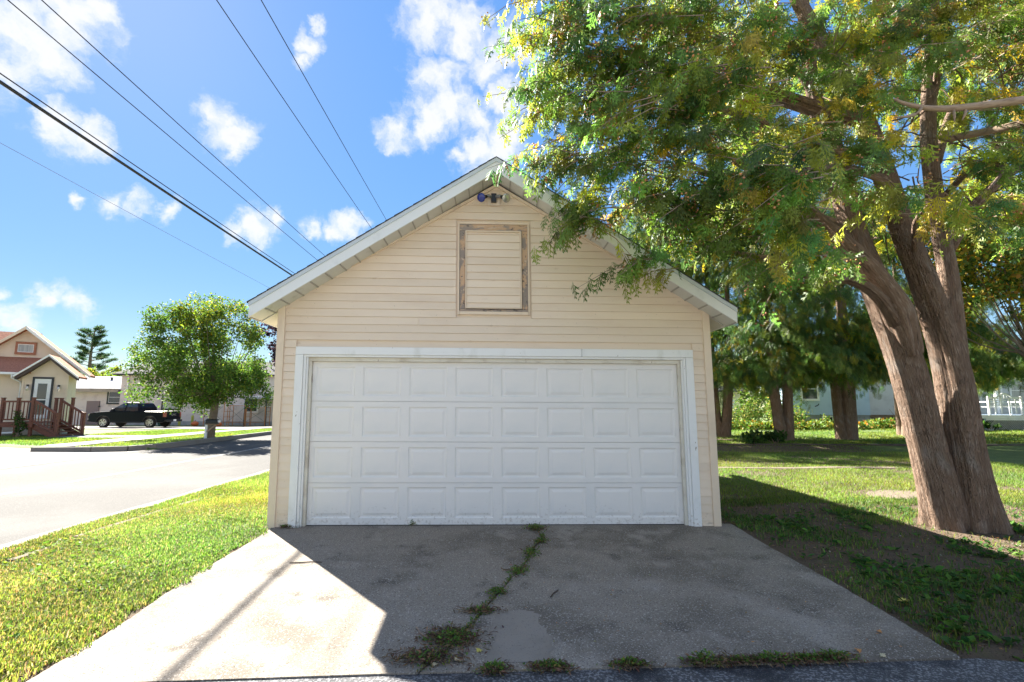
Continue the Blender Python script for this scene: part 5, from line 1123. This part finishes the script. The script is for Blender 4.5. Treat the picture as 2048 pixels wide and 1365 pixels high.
# ------------------------------------------------------------------ pale house on the right, shade tinted blue into its left wall
h3 = empty('blue_tinted_house', (22, 25, .3)); tag(h3, 'pale sided house with shade-blue left wall behind the row of cedars', 'house')
O = Vector((22, 25, .3))
m = MB(); rb_(m, 18.4, 23.6, 24.55, 26.4, -.2, 1.03); m.build('foundation', 'block_grey', h3)
m = MB(); rb_(m, 18.38, 23.6, 24.52, 26.4, 1.03, 5.2); lap(m, 18.38-O.x, 23.6-O.x, 1.03-O.z, 5.2-O.z, 24.5-O.y, .20); m.build('wall', 'shade_blue_siding', h3)
m = MB(); rb_(m, 23.62, 40, 24.82, 26.4, 1.05, 5.2); lap(m, 23.62-O.x, 40-O.x, 1.05-O.z, 5.2-O.z, 24.8-O.y, .20); m.build('wing_wall', 'pale_siding', h3)
m = MB(); rb_(m, 23.62, 40, 24.86, 26, -.2, 1.05); m.build('wing_foundation', 'brick_tan', h3)
bk = None
for r in range(7):
    for c_ in range(10):
        x = 24.0+c_*.36+(r % 2)*.18
        if x > 27.6: continue
        if bk is None: bk = MB().box(-.17, .17, -.03, .0, 0, .085).build('brick', 'brick_tan', h3); bk.location = rel(x, 24.86, .38+r*.093)
        else: share(bk, 'brick', rel(x, 24.86-random.random()*.006, .38+r*.093), h3)
m = MB(); m.prism([(24.0-O.y, 5.1-O.z), (25.5-O.y, 6.1-O.z), (27-O.y, 5.1-O.z), (27-O.y, 4.95-O.z), (25.5-O.y, 5.95-O.z), (24.0-O.y, 4.95-O.z)], 'x', 18-O.x, 40-O.x); m.build('roof', 'shingle_dark', h3)
for x0, x1 in ((19.25, 20.25), (21.35, 22.35)): window(h3, x0-O.x, x1-O.x, 2.0-O.z, 3.3-O.z, 24.48-O.y, 'white_paint', 'window_glass', .10)
window(h3, 20.5-O.x, 21.15-O.x, .50-O.z, .92-O.z, 24.53-O.y, 'white_paint', 'window_glass', .06, mid=False)
for x in (30.2, 31.6, 33.2): window(h3, x-O.x, x+.9-O.x, 1.9-O.z, 3.4-O.z, 24.78-O.y, 'white_paint', 'curtain_glass', .1)
m = MB(); m.tube([rel(20.0, 24.4, 1.55), rel(20.12, 24.3, 1.62), rel(20.2, 24.3, 1.72)], .03, 6); m.build('hose_bib', 'black_metal', h3)
# porch in front of the right wing
pc = empty('porch', (26.5, 19.0, .4)); tag(pc, 'raised grey-blue porch with white lattice skirt at the right edge', 'porch'); O = Vector((26.5, 19.0, .4))
for k in range(10): m = MB(); rb_(m, 23.6, 31, 18.25+k*.32, 18.25+k*.32+.31, 1.12, 1.16); m.build('deck_board', 'porch_blue', pc)
m = MB(); rb_(m, 23.6, 31, 18.2, 18.245, .98, 1.165); m.build('rim_board', 'white_paint', pc)
m = MB(); rb_(m, 24.62, 31, 18.2, 18.24, .9, .975); rb_(m, 24.62, 31, 18.2, 18.24, .36, .43); m.build('skirt_frame', 'white_paint', pc)
for x in (24.62, 27.4, 30.2): m = MB(); rb_(m, x, x+.1, 18.18, 18.24, .3, .975); m.build('skirt_post', 'porch_blue' if x < 25 else 'white_paint', pc)
m = MB()
for k in range(70):
    x = 24.2+k*.095
    for s in (-1, 1):
        a = [x, .43]; b = [x+s*.47, .9]
        if min(a[0], b[0]) < 24.72 or max(a[0], b[0]) > 30.2: continue
        m.bar(rel(a[0], 18.22+.006*s, a[1]), rel(b[0], 18.22+.006*s, b[1]), .006, .034, up=(0, 1, 0))
lt = m.build('lattice', 'white_paint', pc); lt['kind'] = 'stuff'
m = MB(); rb_(m, 24.72, 31, 18.6, 18.65, .2, 1.1); m.build('skirt_back', 'dark_void', pc)
for x in (24.3, 28.2): m = MB(); rb_(m, x, x+.14, 20.9, 21.04, 1.16, 4.2); m.build('porch_column', 'porch_blue' if x < 25 else 'white_paint', pc)
bn = empty('garden_bench', (26.1, 18.75, 1.16)); tag(bn, 'white garden bench with arched slatted back on the porch', 'bench')
bw = 1.75
for x in (-bw/2, bw/2): 
    MB().box(x-.04, x+.04, -.33, -.25, 0, .95).build('back_leg', 'white_paint', bn); MB().box(x-.04, x+.04, .25, .33, 0, .64).build('front_leg', 'white_paint', bn); MB().box(x-.05, x+.05, -.24, .36, .64, .69).build('arm_rest', 'white_paint', bn)
for k in range(5): MB().box(-bw/2+.05, bw/2-.05, -.22+k*.1, -.135+k*.1, .40, .43).build('seat_slat', 'white_paint', bn)
for z in (.48, .60, .72, .82): MB().box(-bw/2+.04, bw/2-.04, -.295, -.275, z, z+.04).build('back_slat', 'white_paint', bn)
for x in (-.55, -.22, .22, .55): MB().box(x-.035, x+.035, -.315, -.297, .05, .90).build('back_stile', 'white_paint', bn)
m = MB()
def top(x): return .92+.20*max(0, math.cos(x/.42*math.pi/2)) if abs(x) < .42 else .92+.05*(abs(x)-.42)/.45*0
xs = [-bw/2+.04+(bw-.08)*k/40 for k in range(41)]
m.prism([(x, top(x)) for x in xs]+[(x, top(x)-.08) for x in xs[::-1]], 'y', -.31, -.27); m.build('crest_rail', 'white_paint', bn)
for x in (-.14, 0, .14): MB().box(x-.02, x+.02, -.295, -.28, .86, 1.06).build('crest_slat', 'white_paint', bn)
# pale yellow outbuilding, brush, shrubs, edging
sh = empty('yellow_shed', (16.2, 27, .35)); tag(sh, 'pale yellow shed wall glimpsed between the left cedars', 'shed')
MB().box(-3.0, .35, 0, 3, -.3, 2.3).build('wall', 'yellow_wall', sh); MB().box(-.55, -.05, -.04, -.003, .5, 1.7).build('door', 'white_paint', sh); MB().prism([(-.3, 2.25), (1.5, 3.2), (3.3, 2.25), (3.3, 2.15), (1.5, 3.05), (-.3, 2.15)], 'x', -3.3, .6).build('roof', 'shingle_dark', sh)
SG = [(.10, .17, .03), (.16, .2, .04), (.06, .11, .02), (.24, .22, .06)]
for x, y, w_, h_, n, lb, cl in ((15.3, 23.6, 1.1, 2.3, 1700, 'tall sunlit shrub beside the yellow shed', SG), (17.4, 23.4, 1.0, 2.0, 1500, 'tall shrub hugging the left end of the blue-tinted house', SG), (16.6, 21.5, 1.5, 1.7, 1600, 'tall loose yellowish shrub between the two left cedars', SG), (18.6, 20.6, 1.1, .9, 700, 'low shrub at the corner of the blue-tinted house', SG), (13.9, 22.5, 1.2, 1.0, 700, 'rough green bush in front of the yellow shed', SG), (9.6, 12.3, .5, .35, 420, 'leafy green clump at the foot of the leftmost cedar', DG), (10.5, 12.2, .55, .4, 460, 'leafy green clump before the two-stemmed cedar', DG), (23.9, 17.9, 1.1, .45, 600, 'dark low plants beside the porch skirt', DG)):
    bl = [(random.uniform(-w_, w_)*.7, random.uniform(-.4, .4), random.uniform(.15, h_*.8), random.uniform(.25, .5)*max(.5, h_)) for _ in range(9)]
    shrub('shrub', (x, y, H(x, y)), bl, n, .13, cl, [.4, .25, .2, .15][:len(cl)] if len(cl) == 4 else [1, 1, 1], lb)
st = empty('cut_brush', (25.3, 22.6, H(25.3, 22.6))); tag(st, 'bare pale cut stems leaning above the border plants', 'brush')
for k in range(13):
    x = random.uniform(-1.6, 1.6); MB().tube([(x, 0, 0), (x+random.uniform(-.2, .2), 0, .5), (x+random.uniform(-.55, .55), .1, random.uniform(.8, 1.2))], [.02, .016, .008], 5).build('stem', 'twig', st)
ed = empty('edging_timbers', (12, 12.0, 0)); tag(ed, 'low dark edging timbers along the raised bed under the cedars', 'edging')
for k in range(6):
    x = -4.6+k*2.1; MB().box(x, x+2.07, -.08+random.uniform(-.02, .02), .08, -.05, .15+random.uniform(-.01, .015)).build('timber', 'timber_dark', ed, bevel=.03)

# far-off woods that close the horizon
n = 30000; x = np.concatenate([rng.uniform(3, 75, n//2), rng.uniform(-120, -26, n-n//2)]); y = np.where(x > 0, 44+4*rng.random(n), 78+6*rng.random(n))
top_ = np.where(x > 0, 4.5+2.2*noise2(x, x*.3, .5)+1.0*noise2(x, 0*x, 1.7, 2), 3.6+2.0*noise2(x, x*.3, .35))
P = np.stack([x, y+rng.standard_normal(n)*.4, top_*rng.random(n)**.8], 1)
v, t, c = spread(LEAF, LEAFT, P, rng.standard_normal((n, 3)), rng.standard_normal((n, 3))+np.array((0, -.6, .6)), rng.uniform(.35, .75, n), tint(n, [(.06, .11, .025), (.10, .15, .03), (.17, .19, .04)], [.5, .35, .15], .2))
tag(soup('far_woods', v, t, c, 'leaf'), 'distant line of trees closing the horizon behind the houses', 'woods', kind='stuff')
